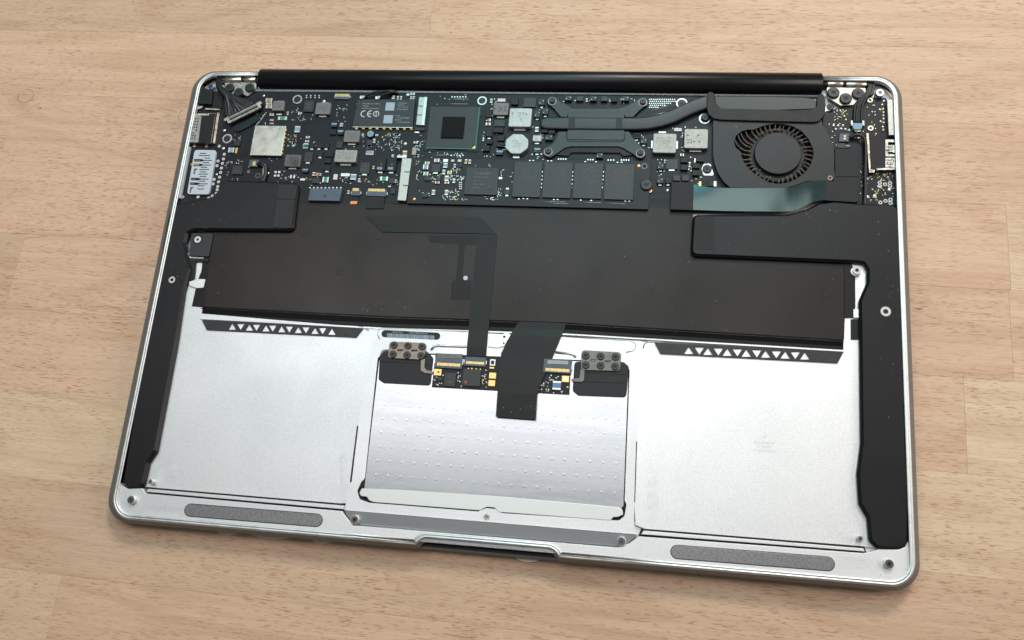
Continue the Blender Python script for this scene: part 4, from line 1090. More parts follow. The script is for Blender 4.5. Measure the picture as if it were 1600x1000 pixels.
part('flex_cover', flex, lambda m: (m.prism(ZP(b6, [(645, 135), (872, 135), (872, 405), (645, 405)], -1.3), BT, -1.3, 'tape', .08), m.prism(ZP(b6, [(628, 408), (872, 408), (872, 635), (845, 652), (628, 638)], -1.1), BT, -1.1, 'tape', .08)))

# ------------------------------------------------------------------ input/output board parts
part('port_can', io, lambda m: m.prism(fillet(ZP(z5, [(1145, 402), (1238, 400), (1250, 745), (1162, 745)], -1.0), .3, 2), BT, -1.0, 'steel_dull', .12))
def thunder(m):
    m.prism(ZP(rz, [(298, 360), (440, 400), (438, 640), (320, 660)], -1.3), BT, -1.3, 'tape', .06)
    m.prism(ZP(rz, [(282, 360), (302, 360), (318, 655), (352, 660), (348, 682), (306, 682)], -1.25), BT, -1.2, 'nickel', .05)
    m.prism(ZP(rz, [(365, 648), (532, 640), (540, 658), (365, 662)], -1.2), BT, -1.15, 'steel', .04)
    for (x0, y0, x1, y1) in ((440, 410, 460, 530), (456, 410, 528, 432), (440, 455, 500, 512), (502, 455, 530, 520), (440, 530, 532, 550), (440, 560, 502, 612), (504, 560, 534, 640), (440, 615, 532, 640)):
        m.prism(ZP(rz, [(x0, y0), (x1, y0), (x1 + 2, y1), (x0, y1)], -1.2), BT, -1.1 - random.uniform(0, .2), 'steel' if x1 - x0 > 30 else 'nickel', .06)
    for bx, by in ((452, 470), (470, 470), (488, 470), (452, 495), (470, 495), (488, 495), (452, 578), (470, 578), (488, 578), (455, 600), (480, 600)):
        m.cyl(*P(*rz(bx, by), -1.1), .3, -1.3, -1.06, 'print_dark', 8)
part('display_port', io, thunder)
part('camera_plug', io, lambda m: (m.prism(fillet(ZP(z5, [(815, 628), (912, 628), (905, 672), (890, 690), (830, 690), (815, 670)], -1.6), .3, 2), BT, -1.6, 'cap_blue', .12), m.box(*P(*z5(806, 630), -1.8), .9, 2.4, BT, -1.7, 'steel', .1), m.box(*P(*z5(918, 630), -1.8), .9, 2.4, BT, -1.7, 'steel', .1), m.box(*P(*z5(862, 700), -2.0), 2.4, .8, BT, -2.2, 'nickel', .05)))
for k_, (xa, xb, w) in enumerate(((1010, 905, .5), (1000, 880, .55), (990, 860, .55), (978, 838, .5))):
    wire(io, z5, [(xa, 240, -2.0), (xa - 30, 330, -1.0), (xb + 15, 430, -1.4), (xb - 6, 520, -1.9), (xb - 8, 630, -2.2)], w, 'camera_wire')
part('cable_boot', io, lambda m: m.prism(fillet(ZP(z5, [(950, 215), (1020, 225), (1030, 260), (1020, 350), (950, 380), (920, 360), (985, 300)], -1.4), .6, 3), -3.6, -1.4, 'wire', .3))
part('fan_socket', io, lambda m: (m.prism(ZP(z5, [(690, 730), (780, 730), (775, 806), (682, 806)], -2.0), BT, -2.0, 'conn_blue', .1), m.box(*P(*z5(740, 755), -1.95), .8, .6, BT, -1.95, 'gold'), m.box(*P(*z5(738, 778), -1.95), .8, .6, BT, -1.95, 'gold')))
comp(io, z5, 705, 845, 80, 46, 'chip'); comp(io, z5, 768, 852, 46, 34, 'capb')
wire(io, z5, [(790, 770, -1.9), (840, 745, -1.3), (900, 755, -1.2), (935, 800, -1.2), (940, 950, -1.2), (935, 1100, -1.2), (935, 1300, -1.8), (925, 1420, -2.4)], .75, 'fan_cable')
def io_points(m):
    for x, y in ((1075, 465), (1075, 497), (1125, 480), (1172, 468), (1172, 497), (1080, 655), (1130, 640), (1178, 628), (1178, 660)):
        u, v = P(*b6(x, y), BT); m.ring(u, v, .38, .85, BT - .02, BT + .1, 'white', 16)
    for x, y in ((1168, 530), (1025, 590), (958, 600)): m.dome(*P(*b6(x, y), BT), .75, BT, .2, 'solder', 14)
    for x, y in ((1097, 455), (1072, 502), (1105, 497), (1110, 530), (1108, 560), (1110, 592), (1080, 615), (1112, 628), (1102, 668), (1112, 420), (628, 655), (672, 655), (718, 652), (650, 690), (700, 685), (742, 690), (778, 700), (1108, 700)):
        m.dome(*P(*z5(x, y), BT), .75, BT, .55, random.choice(['solder', 'solder', 'nickel']), 12)
    for x, y in ((980, 412), (985, 682)): m.ring(*P(*z5(x, y), BT), .6, 1.2, BT, BT + .35, 'nickel', 16)
    m.dome(*P(*z5(733, 562), BT), .65, BT, .3, 'gold', 12)
    for a in [(z5, 620, 490, 760, 600, 26), (z5, 560, 600, 700, 860, 20), (z5, 900, 440, 1040, 560, 10), (z5, 960, 610, 1040, 700, 8), (z5, 780, 700, 930, 820, 14), (z5, 1000, 720, 1050, 760, 4), (b6, 1040, 370, 1200, 450, 34), (b6, 980, 480, 1220, 650, 40), (b6, 880, 290, 950, 580, 18), (b6, 940, 400, 1030, 440, 8)]:
        scatter(m, *a, gold=.45)
part('solder_points', io, io_points, 'stuff')
part('edge_bar', io, lambda m: m.prism(ZP(b6, [(1240, 480), (1262, 480), (1270, 665), (1248, 665)], -1.6), BT, -1.6, 'conn_white', .1))

# ------------------------------------------------------------------ display cable at the left hinge
cable = None
def plug(m):
    a, b = Vector(P(*z1(578, 606), -.4)), Vector(P(*z1(898, 450), -.4)); c = (a + b) / 2; d = b - a; ang = math.atan2(d.y, d.x); L_ = d.length
    nx, ny = -math.sin(ang), math.cos(ang)
    m.box(c.x, c.y, L_, 3.4, -2.0, -.7, 'steel_dull', .15, ang)
    m.box(c.x + nx * .9, c.y + ny * .9, L_ * .86, .7, -.7, -.45, 'steel', .08, ang); m.box(c.x - nx * .2, c.y - ny * .2, L_ * .88, .8, -.72, -.6, 'hole', 0, ang); m.box(c.x - nx * 1.0, c.y - ny * 1.0, L_ * .82, .35, -.7, -.55, 'nickel', .05, ang)
    for s in (-1, 1):
        m.cyl(c.x + s * math.cos(ang) * (L_ / 2 + .3) + nx * .9, c.y + s * math.sin(ang) * (L_ / 2 + .3) + ny * .9, .85, -2.0, -.5, 'steel', 14, .1)
        m.box(c.x + s * math.cos(ang) * (L_ / 2 - .7), c.y + s * math.sin(ang) * (L_ / 2 - .7), 1.3, 3.6, -2.0, -.55, 'steel', .12, ang)
cable = part('display_cable', laptop, plug)
for k_ in range(7):
    q = k_ / 6
    wire(cable, z1, [(510 + 20 * q, 180 + 30 * q, -2.8), (492 + 26 * q, 240 + 20 * q, -1.6), (520 + 40 * q, 315 + 4 * q, -.9), (575 + 60 * q, 380 - 10 * q, -.7 - .3 * math.sin(q * 3)), (600 + 120 * q, 470 - 30 * q, -.9 - .4 * math.sin(q * 9)), (608 + 215 * q, 590 - 115 * q, -1.5)], .95, 'cable_wire')
part('cable_sleeve', cable, lambda m: m.prism(fillet(ZP(z1, [(545, 385), (640, 350), (740, 385), (850, 430), (600, 600), (555, 545)], -.55), 1.2, 3), -2.6, -.55, 'wire', .7))
part('cable_boot', cable, lambda m: m.prism(fillet(ZP(z1, [(495, 170), (555, 165), (560, 235), (520, 260), (540, 300), (570, 320), (545, 345), (490, 320), (470, 280), (470, 215)], -1.5), .8, 3), -3.8, -1.5, 'wire', .4))
part('cable_tape', cable, lambda m: m.prism(fillet(ZP(z1, [(650, 668), (880, 545), (905, 585), (800, 660), (690, 712), (655, 700)], -2.2), .8, 3), BT, -2.2, 'flex_gloss', .15))
part('cable_clip', cable, lambda m: m.cyl(*P(*z1(535, 280), -.9), 1.1, -2.0, -.8, 'ceramic_grey', 14, .3))
wire(board, b1, [(1005, 228, -2.2), (1035, 222, -1.6), (1065, 232, -1.6), (1080, 260, -1.8), (1075, 330, -1.9), (1050, 400, -2.0)], .95, 'speaker_wire')
wire(board, b1, [(1010, 230, -2.2), (1040, 232, -1.5), (1062, 245, -1.6), (1062, 290, -1.7), (1052, 400, -2.0)], .5, 'speaker_wire', 'ceramic_grey')
wire(board, b1, [(1048, 270, -2.2), (1046, 330, -2.0), (1035, 400, -2.0)], .8, 'speaker_wire')
comp(board, b1, 962, 215, 86, 66, 'chip', hh=1.2, mt='conn_blue'); comp(board, b1, 966, 218, 26, 40, 'gold', hh=1.25)
comp(board, b1, 805, 280, 100, 84, 'chip', rows=2); comp(board, b1, 1335, 190, 146, 112, 'ind', rows=4, pm='print_dark', feet='b')
comp(board, b1, 1348, 40, 40, 6, 'sil')

# ------------------------------------------------------------------ speakers
SP = -0.45
def chamfered(m, pts, z0, z1_, w, d, mt):
    """box with a wide chamfer of width w and depth d round its top"""
    pts = ccw(pts); o = offset_poly(pts, -w)
    m.rings([[(x, y, z0) for x, y in o], [(x, y, z1_ - d) for x, y in o], [(x, y, z1_) for x, y in pts], [(x, y, z1_) for x, y in offset_poly(pts, .05)]], mt)
lsp = [(354, 284), (463, 287), (455, 357), (304, 356), (290, 362), (286, 378), (287, 394), (294, 420), (284, 454), (273, 530), (240, 704), (228, 722), (220, 757), (214, 760), (200, 760), (194, 752), (236, 490), (264, 340), (270, 322), (300, 316), (330, 310), (345, 296)]
spk_l = part('speaker', laptop, lambda m: chamfered(m, fillet(PP(lsp, SP), [1, 2.2, 2, .5, 2, 1, 1, 1, 1, 0, 2, 2, 2, 1, 1, 1, 0, 0, 1, 1, 1, 1], 3), BAY - .4, SP, 1.0, 1.1, 'speaker'))
rsp = [(1086, 338), (1230, 338), (1262, 329), (1280, 320), (1304, 317), (1354, 321), (1396, 322), (1405, 332), (1407, 380), (1413, 692), (1417, 760), (1416, 845), (1410, 854), (1373, 853), (1363, 843), (1360, 808), (1347, 786), (1344, 740), (1350, 692), (1348, 536), (1347, 470), (1359, 442), (1359, 420), (1352, 408), (1335, 406), (1083, 396)]
spk_r = part('speaker', laptop, lambda m: chamfered(m, fillet(PP(rsp, SP), [1.6, 0, 2, 2, 1, 0, 1.5, 1.5, 0, 0, 0, 2, 1.5, 2, 2, 1, 1, 0, 0, 0, 1, 1.5, 1.5, 1.5, 1, 2], 3), BAY - .4, SP, 1.0, 1.1, 'speaker'))
part('foam_pad', spk_l, lambda m: m.prism(fillet(ZP(b1, [(1205, 422), (1384, 425), (1360, 562), (1186, 558)], SP + .2), .4, 2), SP - .02, SP + .25, 'foam', .1))
part('foam_pad', spk_l, lambda m: m.prism(fillet(ZP(b1, [(1186, 562), (1358, 566), (1322, 838), (1150, 832)], SP + .2), .5, 2), SP - .02, SP + .22, 'foam', .1))
part('foam_pad', spk_r, lambda m: m.prism(fillet(ZP(b5, [(655, 790), (842, 795), (838, 1110), (650, 1105)], SP + .1), .5, 2), SP - .02, SP + .08, 'foam', .03))
for o, zm, x, y, r in ((spk_l, k1, 145, 487, 1.55), (spk_r, k3, 1356, 342, 2.0)):
    part('eyelet', o, lambda m: (m.cyl(*P(*zm(x, y), SP), r * 1.25, SP - .02, SP + .01, 'hole', 24), m.ring(*P(*zm(x, y), SP), r * .5, r, SP - .1, SP + .22, 'white' if o is spk_r else 'steel', 24), m.cyl(*P(*zm(x, y), SP), r * .52, SP - .1, SP + .05, 'hole', 14)))

# ------------------------------------------------------------------ keyboard backing and its parts
KT = -2.85
film_px = [(318, 330), (470, 322), (1075, 330), (1100, 400), (1322, 405), (1318, 546), (880, 520), (600, 511.5), (312, 496), (314, 478), (326, 345)]
film = part('keyboard_backing', laptop, lambda m: m.prism(PP([(322, 326), (470, 316), (1080, 326), (1100, 398), (1324, 404), (1319, 531), (880, 504), (600, 494), (314, 479)], KT), -4.4, KT, 'film', .1))
def lip(m):       # rolled lower edge
    a, b = [(314, 481), (600, 496.5), (880, 506.5), (1319, 533.5)], [(312, 494.5), (600, 510.5), (880, 519), (1318, 545.5)]
    L, R_ = PP(a, KT), PP(b, KT - .3); rr = []
    for (x0, y0), (x1, y1) in zip(L, R_):
        d = y0 - y1; rr.append([(x0, y0, -4.2), (x0, y0, KT), (x0, y0 - d * .62, KT - .75), (x1, y1 + d * .05, KT - .78), (x1, y1, KT - .9), (x1, y1, -4.2)])
    m.rings(rr, 'film_dark', False)
part('rolled_edge', film, lip)
part('bright_edge', case, lambda m: m.prism(PP([(312, 496), (600, 512), (880, 521), (1318, 547), (1318, 549.5), (880, 523), (600, 514.5), (312, 498.5)], -2.6), -4.2, -2.6, 'alu', .05))
for zm, x, y, r in ((k1, 540, 383, 1.6), (k1, 1447, 422, 1.6), (k1, 1175, 125, 1.5), (k2, 258, 245, 1.7), (k3, 187, 210, 1.7), (k3, 187, 250, .6), (k3, 1060, 250, 1.8), (b6, 0, 0, 0)):
    if r: part('rivet', film, lambda m: m.cyl(*P(*zm(x, y), KT), r, KT - .05, KT + .10, 'film', 22, .09))
part('tape_tab', film, lambda m: m.prism(fillet(ZP(k2, [(630, 238), (1030, 238), (1030, 308), (940, 312), (930, 330), (910, 580), (985, 590), (978, 745), (822, 742), (826, 610), (862, 580), (885, 318), (870, 305), (660, 292)], KT + .08), .5, 2), KT - .02, KT + .07, 'film_dark'))
part('white_dot', film, lambda m: m.cyl(*P(*k2(937, 572), KT + .1), 1.0, KT, KT + .12, 'conn_white', 18))
def flat_flex(m):
    z = KT + .35
    m.prism(ZP(b2, [(945, 585), (1115, 590), (1105, 712), (935, 712)], -2.4), -2.75, -2.4, 'flex', .05)
    m.prism(ZP(k2, [(160, 88), (1058, 94), (1180, 232), (1040, 225), (284, 212)], z), z - .25, z, 'flex', .04)
    le = [(1030, 228), (1000, 560), (960, 985)]; re = [(1185, 232), (1150, 640), (1115, 985)]
    L = [(*P(*k2(x, y), z - .08), z - .08) for x, y in le] + [(*P(*t1(1042, 330), -2.2), -2.2), (*P(*t1(1040, 405), -2.3), -2.3)]
    R_ = [(*P(*k2(x, y), z - .08), z - .08) for x, y in re] + [(*P(*t1(1234, 330), -2.2), -2.2), (*P(*t1(1228, 410), -2.3), -2.3)]
    m.ribbon(L, R_, .18, 'flex')
part('keyboard_flex', laptop, flat_flex)
# white strap, black corner tab and clips at both ends of the backing
tab = part('corner_tab', laptop, lambda m: m.prism(fillet(ZP(k1, [(295, 120), (465, 125), (430, 305), (275, 298)], -1.9), .6, 3), BAY, -1.9, 'ic', .12))
part('eyelet', tab, lambda m: (m.cyl(*P(*k1(345, 172), -1.9), 2.3, -1.95, -1.88, 'ic_black', 24), m.ring(*P(*k1(345, 172), -1.8), .65, 1.6, -2.0, -1.65, 'white', 24), m.cyl(*P(*k1(345, 172), -1.8), .7, -2, -1.8, 'hole', 14)))
part('side_bracket', laptop, lambda m: (m.prism(ZP(k1, [(275, 315), (430, 320), (425, 345), (330, 345), (318, 470), (285, 500), (275, 440)], -2.1), -4.2, -2.1, 'ic_black', .1), m.prism(ZP(k1, [(380, 345), (432, 345), (395, 700), (298, 692), (330, 545), (392, 545), (402, 480), (348, 478), (372, 420)], -2.7), -4.3, -2.7, 'film_dark', .1)))
part('battery_clip', case, lambda m: m.prism(fillet(ZP(k1, [(275, 500), (350, 478), (404, 480), (388, 548), (335, 552), (280, 532)], -2.2), .4, 2), -4.2, -2.2, 'alu', .15))
part('side_bracket', laptop, lambda m: (m.prism(ZP(k3, [(1150, 95), (1185, 95), (1205, 165), (1205, 320), (1195, 372), (1150, 372)], -2.5), -4.3, -2.5, 'film_dark', .1), m.prism(ZP(k3, [(1182, 380), (1235, 380), (1235, 482), (1182, 482)], -2.7), -4.3, -2.7, 'hole', .05)))
part('case_post', case, lambda m: (m.cyl(*P(*k3(1205, 142), -2.0), 2.0, -4.2, -1.8, 'alu', 20, .2), m.ring(*P(*k3(1213, 135), -1.2), .75, 1.75, -2, -1.1, 'white', 22), m.cyl(*P(*k3(1213, 135), -1.2), .8, -2, -1.2, 'hole', 14)))
part('battery_clip', case, lambda m: m.prism(ZP(k3, [(1195, 330), (1232, 330), (1230, 375), (1195, 372)], -2.2), -4.2, -2.2, 'alu', .15))

# ------------------------------------------------------------------ trackpad assembly
TT = -3.15
tp = part('trackpad', laptop, lambda m: m.prism(fillet(PP([(600, 551), (893, 564), (974, 568), (982, 578), (974, 790), (968, 800), (575, 775), (569, 765), (570.5, 752), (592.5, 563)], TT), .6, 2), -3.9, TT, 'trackpad_sheet', .05))
def dimples(m):
    u0, v0 = P(*f2(637, 210), TT)
    du = (P(*f2(1210, 247), TT)[0] - u0) / 6.0; dv = P(*f2(650, 98), TT)[1] - v0
    uR, uL = P(972, 700, TT)[0], P(574, 740, TT)[0]; vT = P(760, 615, TT)[1]
    for i in range(-1, 26):
        for j in range(-1, 9):
            u, v = u0 + du * i, v0 + dv * j
            if uL + 1.5 < u < uR - 1.5 and v < vT and v > P(800, 776, TT)[1]: m.dome(u, v, .75, TT - .01, .022, 'trackpad_sheet', 12)
part('dimples', tp, dimples, 'stuff')
strip_px = [(561.5, 770), (565, 763), (620, 765), (780, 775.5), (966, 792.5), (973, 797), (973.5, 804), (966, 807.5), (958, 808), (954, 813), (780, 800), (772, 793), (760, 792), (750, 797.5), (584, 784.5), (577, 782), (573, 776), (564, 775)]
part('hinge_strip', tp, lambda m: m.prism(fillet(PP(strip_px, -2.5), .5, 2), -3.6, -2.5, 'strip', .12))
part('gasket', tp, lambda m: m.prism(fillet(PP([(566, 752), (573, 748), (575, 760), (566, 762), (568, 782), (564, 784), (558, 775), (560, 758)], -3.2), .4, 2), -4.2, -3.2, 'rubber', .15))
part('gasket', tp, lambda m: m.prism(fillet(PP([(970, 782), (975, 783), (978, 792), (977, 806), (970, 814), (968, 812), (974, 800), (974, 792)], -3.2), .4, 2), -4.2, -3.2, 'rubber', .15))
part('dark_pad', tp, lambda m: (m.prism(fillet(ZP(t1, [(228, 342), (560, 352), (660, 360), (720, 425), (692, 692), (240, 668), (192, 635), (205, 390)], -2.75), [1.6, .2, 1, 1.2, 1.6, 1.4, 1.4, 1.4], 4), TT, -2.75, 'pad_dark', .1)))
part('dark_pad', tp, lambda m: (m.prism(fillet(ZP(t2, [(722, 462), (1190, 462), (1250, 505), (1222, 806), (760, 788), (706, 745)], -2.75), [1.6, 1.4, 1.4, 1.8, 1.6, 1.6], 4), TT, -2.75, 'pad_dark', .1)))
for zm, a, b in ((t1, (210, 460), (700, 490)), (t2, (830, 572), (1225, 590)), (t2, (715, 652), (1222, 668))):
    part('pad_seam', tp, lambda m: m.tube([(*P(*zm(*a), -2.75), -2.77), (*P(*zm(*b), -2.75), -2.77)], .1, 'ic_black', 5))
def bracket(zm, quad, slots, arm, screws, mt):
    z = -2.0
    br = part('trackpad_bracket', laptop, lambda m: (m.holed(fillet(ZP(zm, quad, z), 1.6, 4), [ZP(zm, [(x - 30, y - 9), (x + 30, y - 9), (x + 30, y + 9), (x - 30, y + 9)], z) for x, y in slots], z - .6, z, mt), m.prism(fillet(ZP(zm, arm, z - .25), .5, 2), z - .5, z - .25, mt, .05)))
    for x, y in screws: part('screw', br, lambda m: screw(m, *P(*zm(x, y), z + .6), 1.6, z, z + .55, 'screw_black', False))
bracket(t1, [(300, 268), (655, 282), (634, 442), (283, 425)], [(405, 352), (537, 356)], [(600, 425), (642, 435), (634, 520), (655, 545), (715, 552), (715, 580), (640, 572), (598, 548)],
        [(340, 300), (473, 306), (608, 314), (330, 388), (465, 395), (600, 402)], 'gunmetal')
bracket(t2, [(792, 350), (1176, 372), (1160, 550), (785, 540)], [(905, 450), (1046, 458)], [(782, 530), (822, 535), (815, 640), (795, 658), (700, 652), (690, 625), (770, 622)],
        [(832, 402), (975, 408), (1118, 414), (832, 492), (975, 498), (1113, 505)], 'gunmetal_cool')
TB = -2.6
tb = part('trackpad_board', laptop, lambda m: m.prism(PP([(680.5, 552), (892.5, 565), (889.5, 616.5), (674.5, 604.5)], TB), TT, TB, 'pcb', .05))
zif(t1, 868, 455, 262, 140, 490, 226, 28, 'flex_connector', TB, .9, tb); zif(t1, 1122, 462, 206, 86, 474, 176, 24, 'flex_connector', TB, .8, tb); zif(t2, 560, 505, 270, 130, 543, 230, 28, 'flex_connector', TB, .9, tb)
part('connector_flap', tb, lambda m: (m.prism(ZP(t1, [(762, 382), (1000, 388), (992, 432), (752, 426)], TB + 1.0), TB, TB + 1.0, 'ferrite', .05), m.scribble(*P(*t1(872, 405), TB + 1.0), 8, 1.2, TB + 1.01, 1, 'ic_black')))
part('connector_flap', tb, lambda m: m.prism(ZP(t2, [(470, 445), (665, 455), (662, 490), (460, 482)], TB + 1.0), TB, TB + 1.0, 'ferrite_light', .05))
many(tb, t1, [(880, 635, 112, 130, 'chip', dict(rows=2)), (1088, 615, 172, 165, 'chip'), (1290, 596, 66, 56, 'gold'), (1282, 668, 64, 56, 'gold'), (762, 563, 72, 62, 'gold', dict(hh=.4)), (785, 628, 46, 34, 'chip')], base=TB)
many(tb, t2, [(637, 628, 70, 60, 'gold', dict(hh=.4)), (553, 690, 80, 84, 'blue', dict(mt='blue_chip'))], base=TB)
part('pad_hole', tb, lambda m: (m.cyl(*P(*t1(770, 562), TB + .45), .6, TB, TB + .44, 'gunmetal', 12), m.cyl(*P(*t2(635, 628), TB + .45), .8, TB, TB + .46, 'solder', 14)))
part('red_dot', tb, lambda m: m.cyl(*P(*t1(1030, 657), TB + .76), .6, TB + .7, TB + .77, 'red', 14))
part('microphone', tb, lambda m: (m.box(*P(*t1(1290, 470), TB + 1.0), 2.6, 3.0, TB, TB + 1.0, 'steel', .2), m.box(*P(*t1(1290, 470), TB + 1.0), 1.4, 1.6, TB, TB + 1.02, 'ic_black'), m.box(*P(*t1(1283, 520), TB + .3), 1.9, .7, TB, TB + .3, 'gold')))
def tb_points(m):
    for a in [(t1, 720, 610, 780, 690, 12), (t1, 950, 560, 990, 680, 12), (t1, 1185, 540, 1240, 720, 18), (t2, 400, 620, 430, 750, 8), (t2, 420, 590, 600, 640, 12), (t2, 450, 640, 500, 760, 12), (t2, 520, 735, 610, 765, 6)]:
        scatter(m, *a, base=TB, gold=.1)
    for x, y in ((1056, 530), (1088, 530), (1131, 534), (1170, 538), (813, 596), (798, 672), (988, 700)): m.dome(*P(*t1(x, y), TB), .45, TB, .15, 'gold', 12)
    for x, y in ((655, 708), (370, 730)): m.dome(*P(*t2(x, y), TB), .45, TB, .15, 'gold', 12)
part('solder_points', tb, tb_points, 'stuff')
# big black ribbon hanging over the trackpad
def ribbon(m):
    Lp = [(812, 502, KT + .02), (803, 513, KT + .05), (797, 524, -2.3), (783, 552, -2.0), (778.5, 590, -1.5), (777, 615, -1.3), (774.5, 651, -1.4)]
    Rp = [(884, 505, KT + .02), (882, 515, KT + .05), (877, 526, -2.3), (860, 566, -2.0), (846, 596, -1.5), (839, 615, -1.3), (836.5, 655.5, -1.4)]
    m.ribbon([(*P(x, y, z), z) for x, y, z in Lp], [(*P(x, y, z), z) for x, y, z in Rp], .2, 'flex')
part('trackpad_ribbon', laptop, ribbon)
# silver tab with two eyes under the ribbon
part('flex_tab', laptop, lambda m: (m.prism(fillet(ZP(t1, [(1250, 215), (1330, 230), (1425, 178), (1465, 205), (1440, 245), (1400, 315), (1330, 330), (1245, 318)], -2.3), .3, 2), -2.75, -2.3, 'alu', .08), m.cyl(*P(*t1(1402, 222), -2.3), .55, -2.4, -2.28, 'hole', 12), m.cyl(*P(*t1(1398, 285), -2.3), .4, -2.4, -2.28, 'hole', 12)))
# milled slots of the frame and the serial label
def slotline(m, zm, pts, z=FR, w=.25):
    m.tube([(*P(*zm(x, y), z), z - .02) for x, y in pts], w, 'alu_bar_shaded', 6)
part('milled_slot', case, lambda m: slotline(m, t1, [(205, 245), (185, 200), (195, 155), (230, 140), (600, 152), (1050, 172)]))
part('milled_slot', case, lambda m: slotline(m, t1, [(700, 350), (725, 320), (760, 308), (1040, 320)], w=.6))
part('milled_slot', case, lambda m: slotline(m, t2, [(640, 222), (1000, 245), (1270, 260), (1310, 290), (1312, 330), (1280, 362), (1220, 372)]))
part('milled_slot', case, lambda m: slotline(m, t2, [(540, 372), (680, 385), (715, 395), (735, 420)], w=.6))
part('milled_slot', case, lambda m: slotline(m, t2, [(1385, 330), (1395, 290), (1430, 268), (1600, 278)]))
part('milled_slot', case, lambda m: slotline(m, k1, [(1600, 850), (1640, 855), (1680, 880)]))
def serial(m):
    z = FR
    sq = Zm(590, 500, 13.333)
    a, b = P(*sq(155, 285), z), P(*sq(1235, 340), z)
    m.prism(capsule(sq(155, 285), sq(1230, 338), 1.62, z), z - .05, z + .04, 'pad_dark')
    ang = math.atan2(b[1] - a[1], b[0] - a[0])
    m.text('Serial No.', *P(*sq(420, 256), z), z + .05, 1.1, 'print_blue', ang, 1.05); m.text('C02HM8FQDRVG', *P(*sq(850, 276), z), z + .05, 1.05, 'print_blue', ang, 1.05)
    rnd = random.Random(4); x = 195
    while x < 1180:
        w = rnd.choice((8, 8, 14, 22)); y = 320 + (x - 195) * .05
        m.prism(ZP(sq, [(x, y - 44), (x + w, y - 44), (x + w, y + 44), (x, y + 44)], z), z, z + .05, 'print_blue'); x += w + rnd.choice((6, 6, 12))
part('serial_label', case, serial)

# comb plates with triangular windows
def comb(zm, quad, ups, downs, y_of, hgt, half, extra):
    z = -2.5
    def fn(m):
        holes = []
        for x in ups: y = y_of(x); holes.append(ZP(zm, [(x - half, y + hgt), (x + half, y + hgt), (x, y - hgt)], z))
        for x in downs: y = y_of(x); holes.append(ZP(zm, [(x - half, y - hgt), (x + half, y - hgt), (x, y + hgt)], z))
        m.holed(fillet(ZP(zm, quad, z), .3, 2), holes, BAY + .02, z, 'comb')
        for x in extra:
            y = y_of(x); p = ZP(zm, [(x - half, y + hgt), (x + half, y + hgt), (x, y - hgt)], z); m.prism(p, z - .02, z + .05, 'comb', .03)
    part('comb_plate', laptop, fn)
comb(k1, [(374, 797), (1640, 865), (1582, 938), (415, 878)], [612, 745, 875, 998, 1128, 1258, 1390], [680, 803, 930, 1060, 1190, 1320], lambda x: 850 + (x - 612) * .050, 26, 31, [460, 1500])
comb(k3, [(200, 496), (1146, 543), (1116, 600), (230, 553)], [372, 468, 565, 660, 757, 855, 953], [425, 520, 615, 712, 810, 905], lambda x: 535 + (x - 372) * .048, 18.5, 25, [])

# ------------------------------------------------------------------ dust and hairs
def dust(m):
    def on(zm, x0, y0, x1, y1, n, z):
        for i in range(n):
            u, v = P(*zm(random.uniform(x0, x1), random.uniform(y0, y1)), z); s = random.choice((.08, .08, .1, .13, .2))
            m.box(u, v, s * random.uniform(1, 2.2), s, z, z + .05, 'dust', 0, random.uniform(0, 3))
    on(b1, 350, 600, 1100, 830, 16, SP); on(k1, 60, 20, 500, 90, 6, SP); on(k1, 60, 200, 200, 900, 8, SP)
    on(b6, 0, 700, 1200, 980, 26, SP); on(k3, 520, 0, 1400, 60, 14, SP); on(k3, 1260, 100, 1420, 980, 18, SP)
    on(k1, 500, 100, 1600, 700, 16, KT); on(k2, 0, 300, 950, 860, 20, KT); on(k2, 80, 760, 500, 850, 18, KT); on(k2, 1200, 100, 1600, 900, 14, KT); on(k3, 0, 20, 1150, 440, 22, KT)
    on(t2, 0, 880, 350, 980, 10, -1.35); on(fz, 200, 100, 1400, 800, 14, FT); on(b4, 0, 260, 1300, 620, 10, ST + .86)
part('dust', laptop, dust, 'stuff')
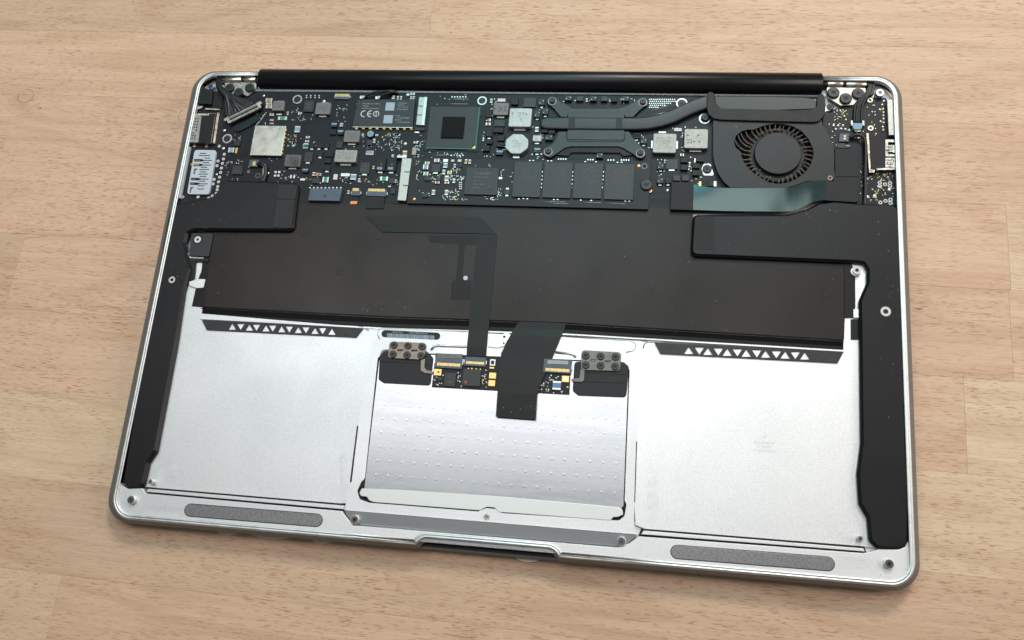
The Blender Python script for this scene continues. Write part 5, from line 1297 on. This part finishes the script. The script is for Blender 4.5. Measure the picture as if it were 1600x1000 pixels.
def residue(m):
    for zm, x0, y0, x1, y1, n, z, mt in ((f2, 780, 500, 1000, 545, 7, -2.7, 'yellow'), (f2, 1350, 560, 1560, 700, 5, LEDGE, 'yellow'), (f3, 60, 540, 260, 680, 4, LEDGE, 'yellow'), (f2, 300, 580, 360, 600, 2, LEDGE, 'hole'), (f5, 740, 790, 840, 840, 3, LEDGE, 'hole'), (f4, 60, 570, 1500, 680, 12, LEDGE, 'gunmetal'), (f1, 600, 0, 1500, 380, 10, BAY, 'gunmetal'), (f4, 100, 0, 1400, 480, 10, BAY, 'gunmetal')):
        for i in range(n):
            u, v = P(*zm(random.uniform(x0, x1), random.uniform(y0, y1)), z); sz = random.choice((.08, .1, .14))
            m.box(u, v, sz * random.uniform(1, 2.5), sz, z, z + .05, mt, 0, random.uniform(0, 3))
part('residue', laptop, residue, 'stuff')
def thing(o, label, cat, group=None):
    o['label'] = label; o['category'] = cat
    if group: o['group'] = group
def on_table(x, y):
    d = ROT.transposed() @ Vector(((x - 800) / F_PX, (500 - y) / F_PX, -1))
    o, dd = LAP @ (CAM * S), LAP.to_3x3() @ d
    t = -o.z / dd.z
    q = o + dd * t
    return (q.x / S, q.y / S)
def hair_loop(x, y, r, a0, a1, sq=.9):
    u, v = on_table(x, y); m = MB()
    m.tube([(u + r * math.cos(math.radians(a0 + (a1 - a0) * i / 30)), v + sq * r * math.sin(math.radians(a0 + (a1 - a0) * i / 30)), .06) for i in range(31)], .055, 'hair', 6)
    return m.build('hair')
thing(hair_loop(40, 150, 4.4, -195, 110), 'short dark hair curled almost into a ring on the bare table', 'hair')
thing(hair_loop(291, 181, 4.2, 120, 235), 'short dark hair curving out from under the laptop edge', 'hair')
for (x, y, w, lab) in ((63, 169, .9, 'tiny blue-grey crumb beside the ring-shaped hair'), (1436, 482, 1.6, 'brown crumb on the wood beside the laptop speaker')):
    u, v = on_table(x, y); m = MB()
    m.prism([(u - w, v - .15), (u + w * .3, v - .35), (u + w, v + .3), (u - w * .2, v + .3)], 0.01, .22, 'blue_chip' if w < 1 else 'ceramic', .05)
    thing(m.build('crumb'), lab, 'crumb')
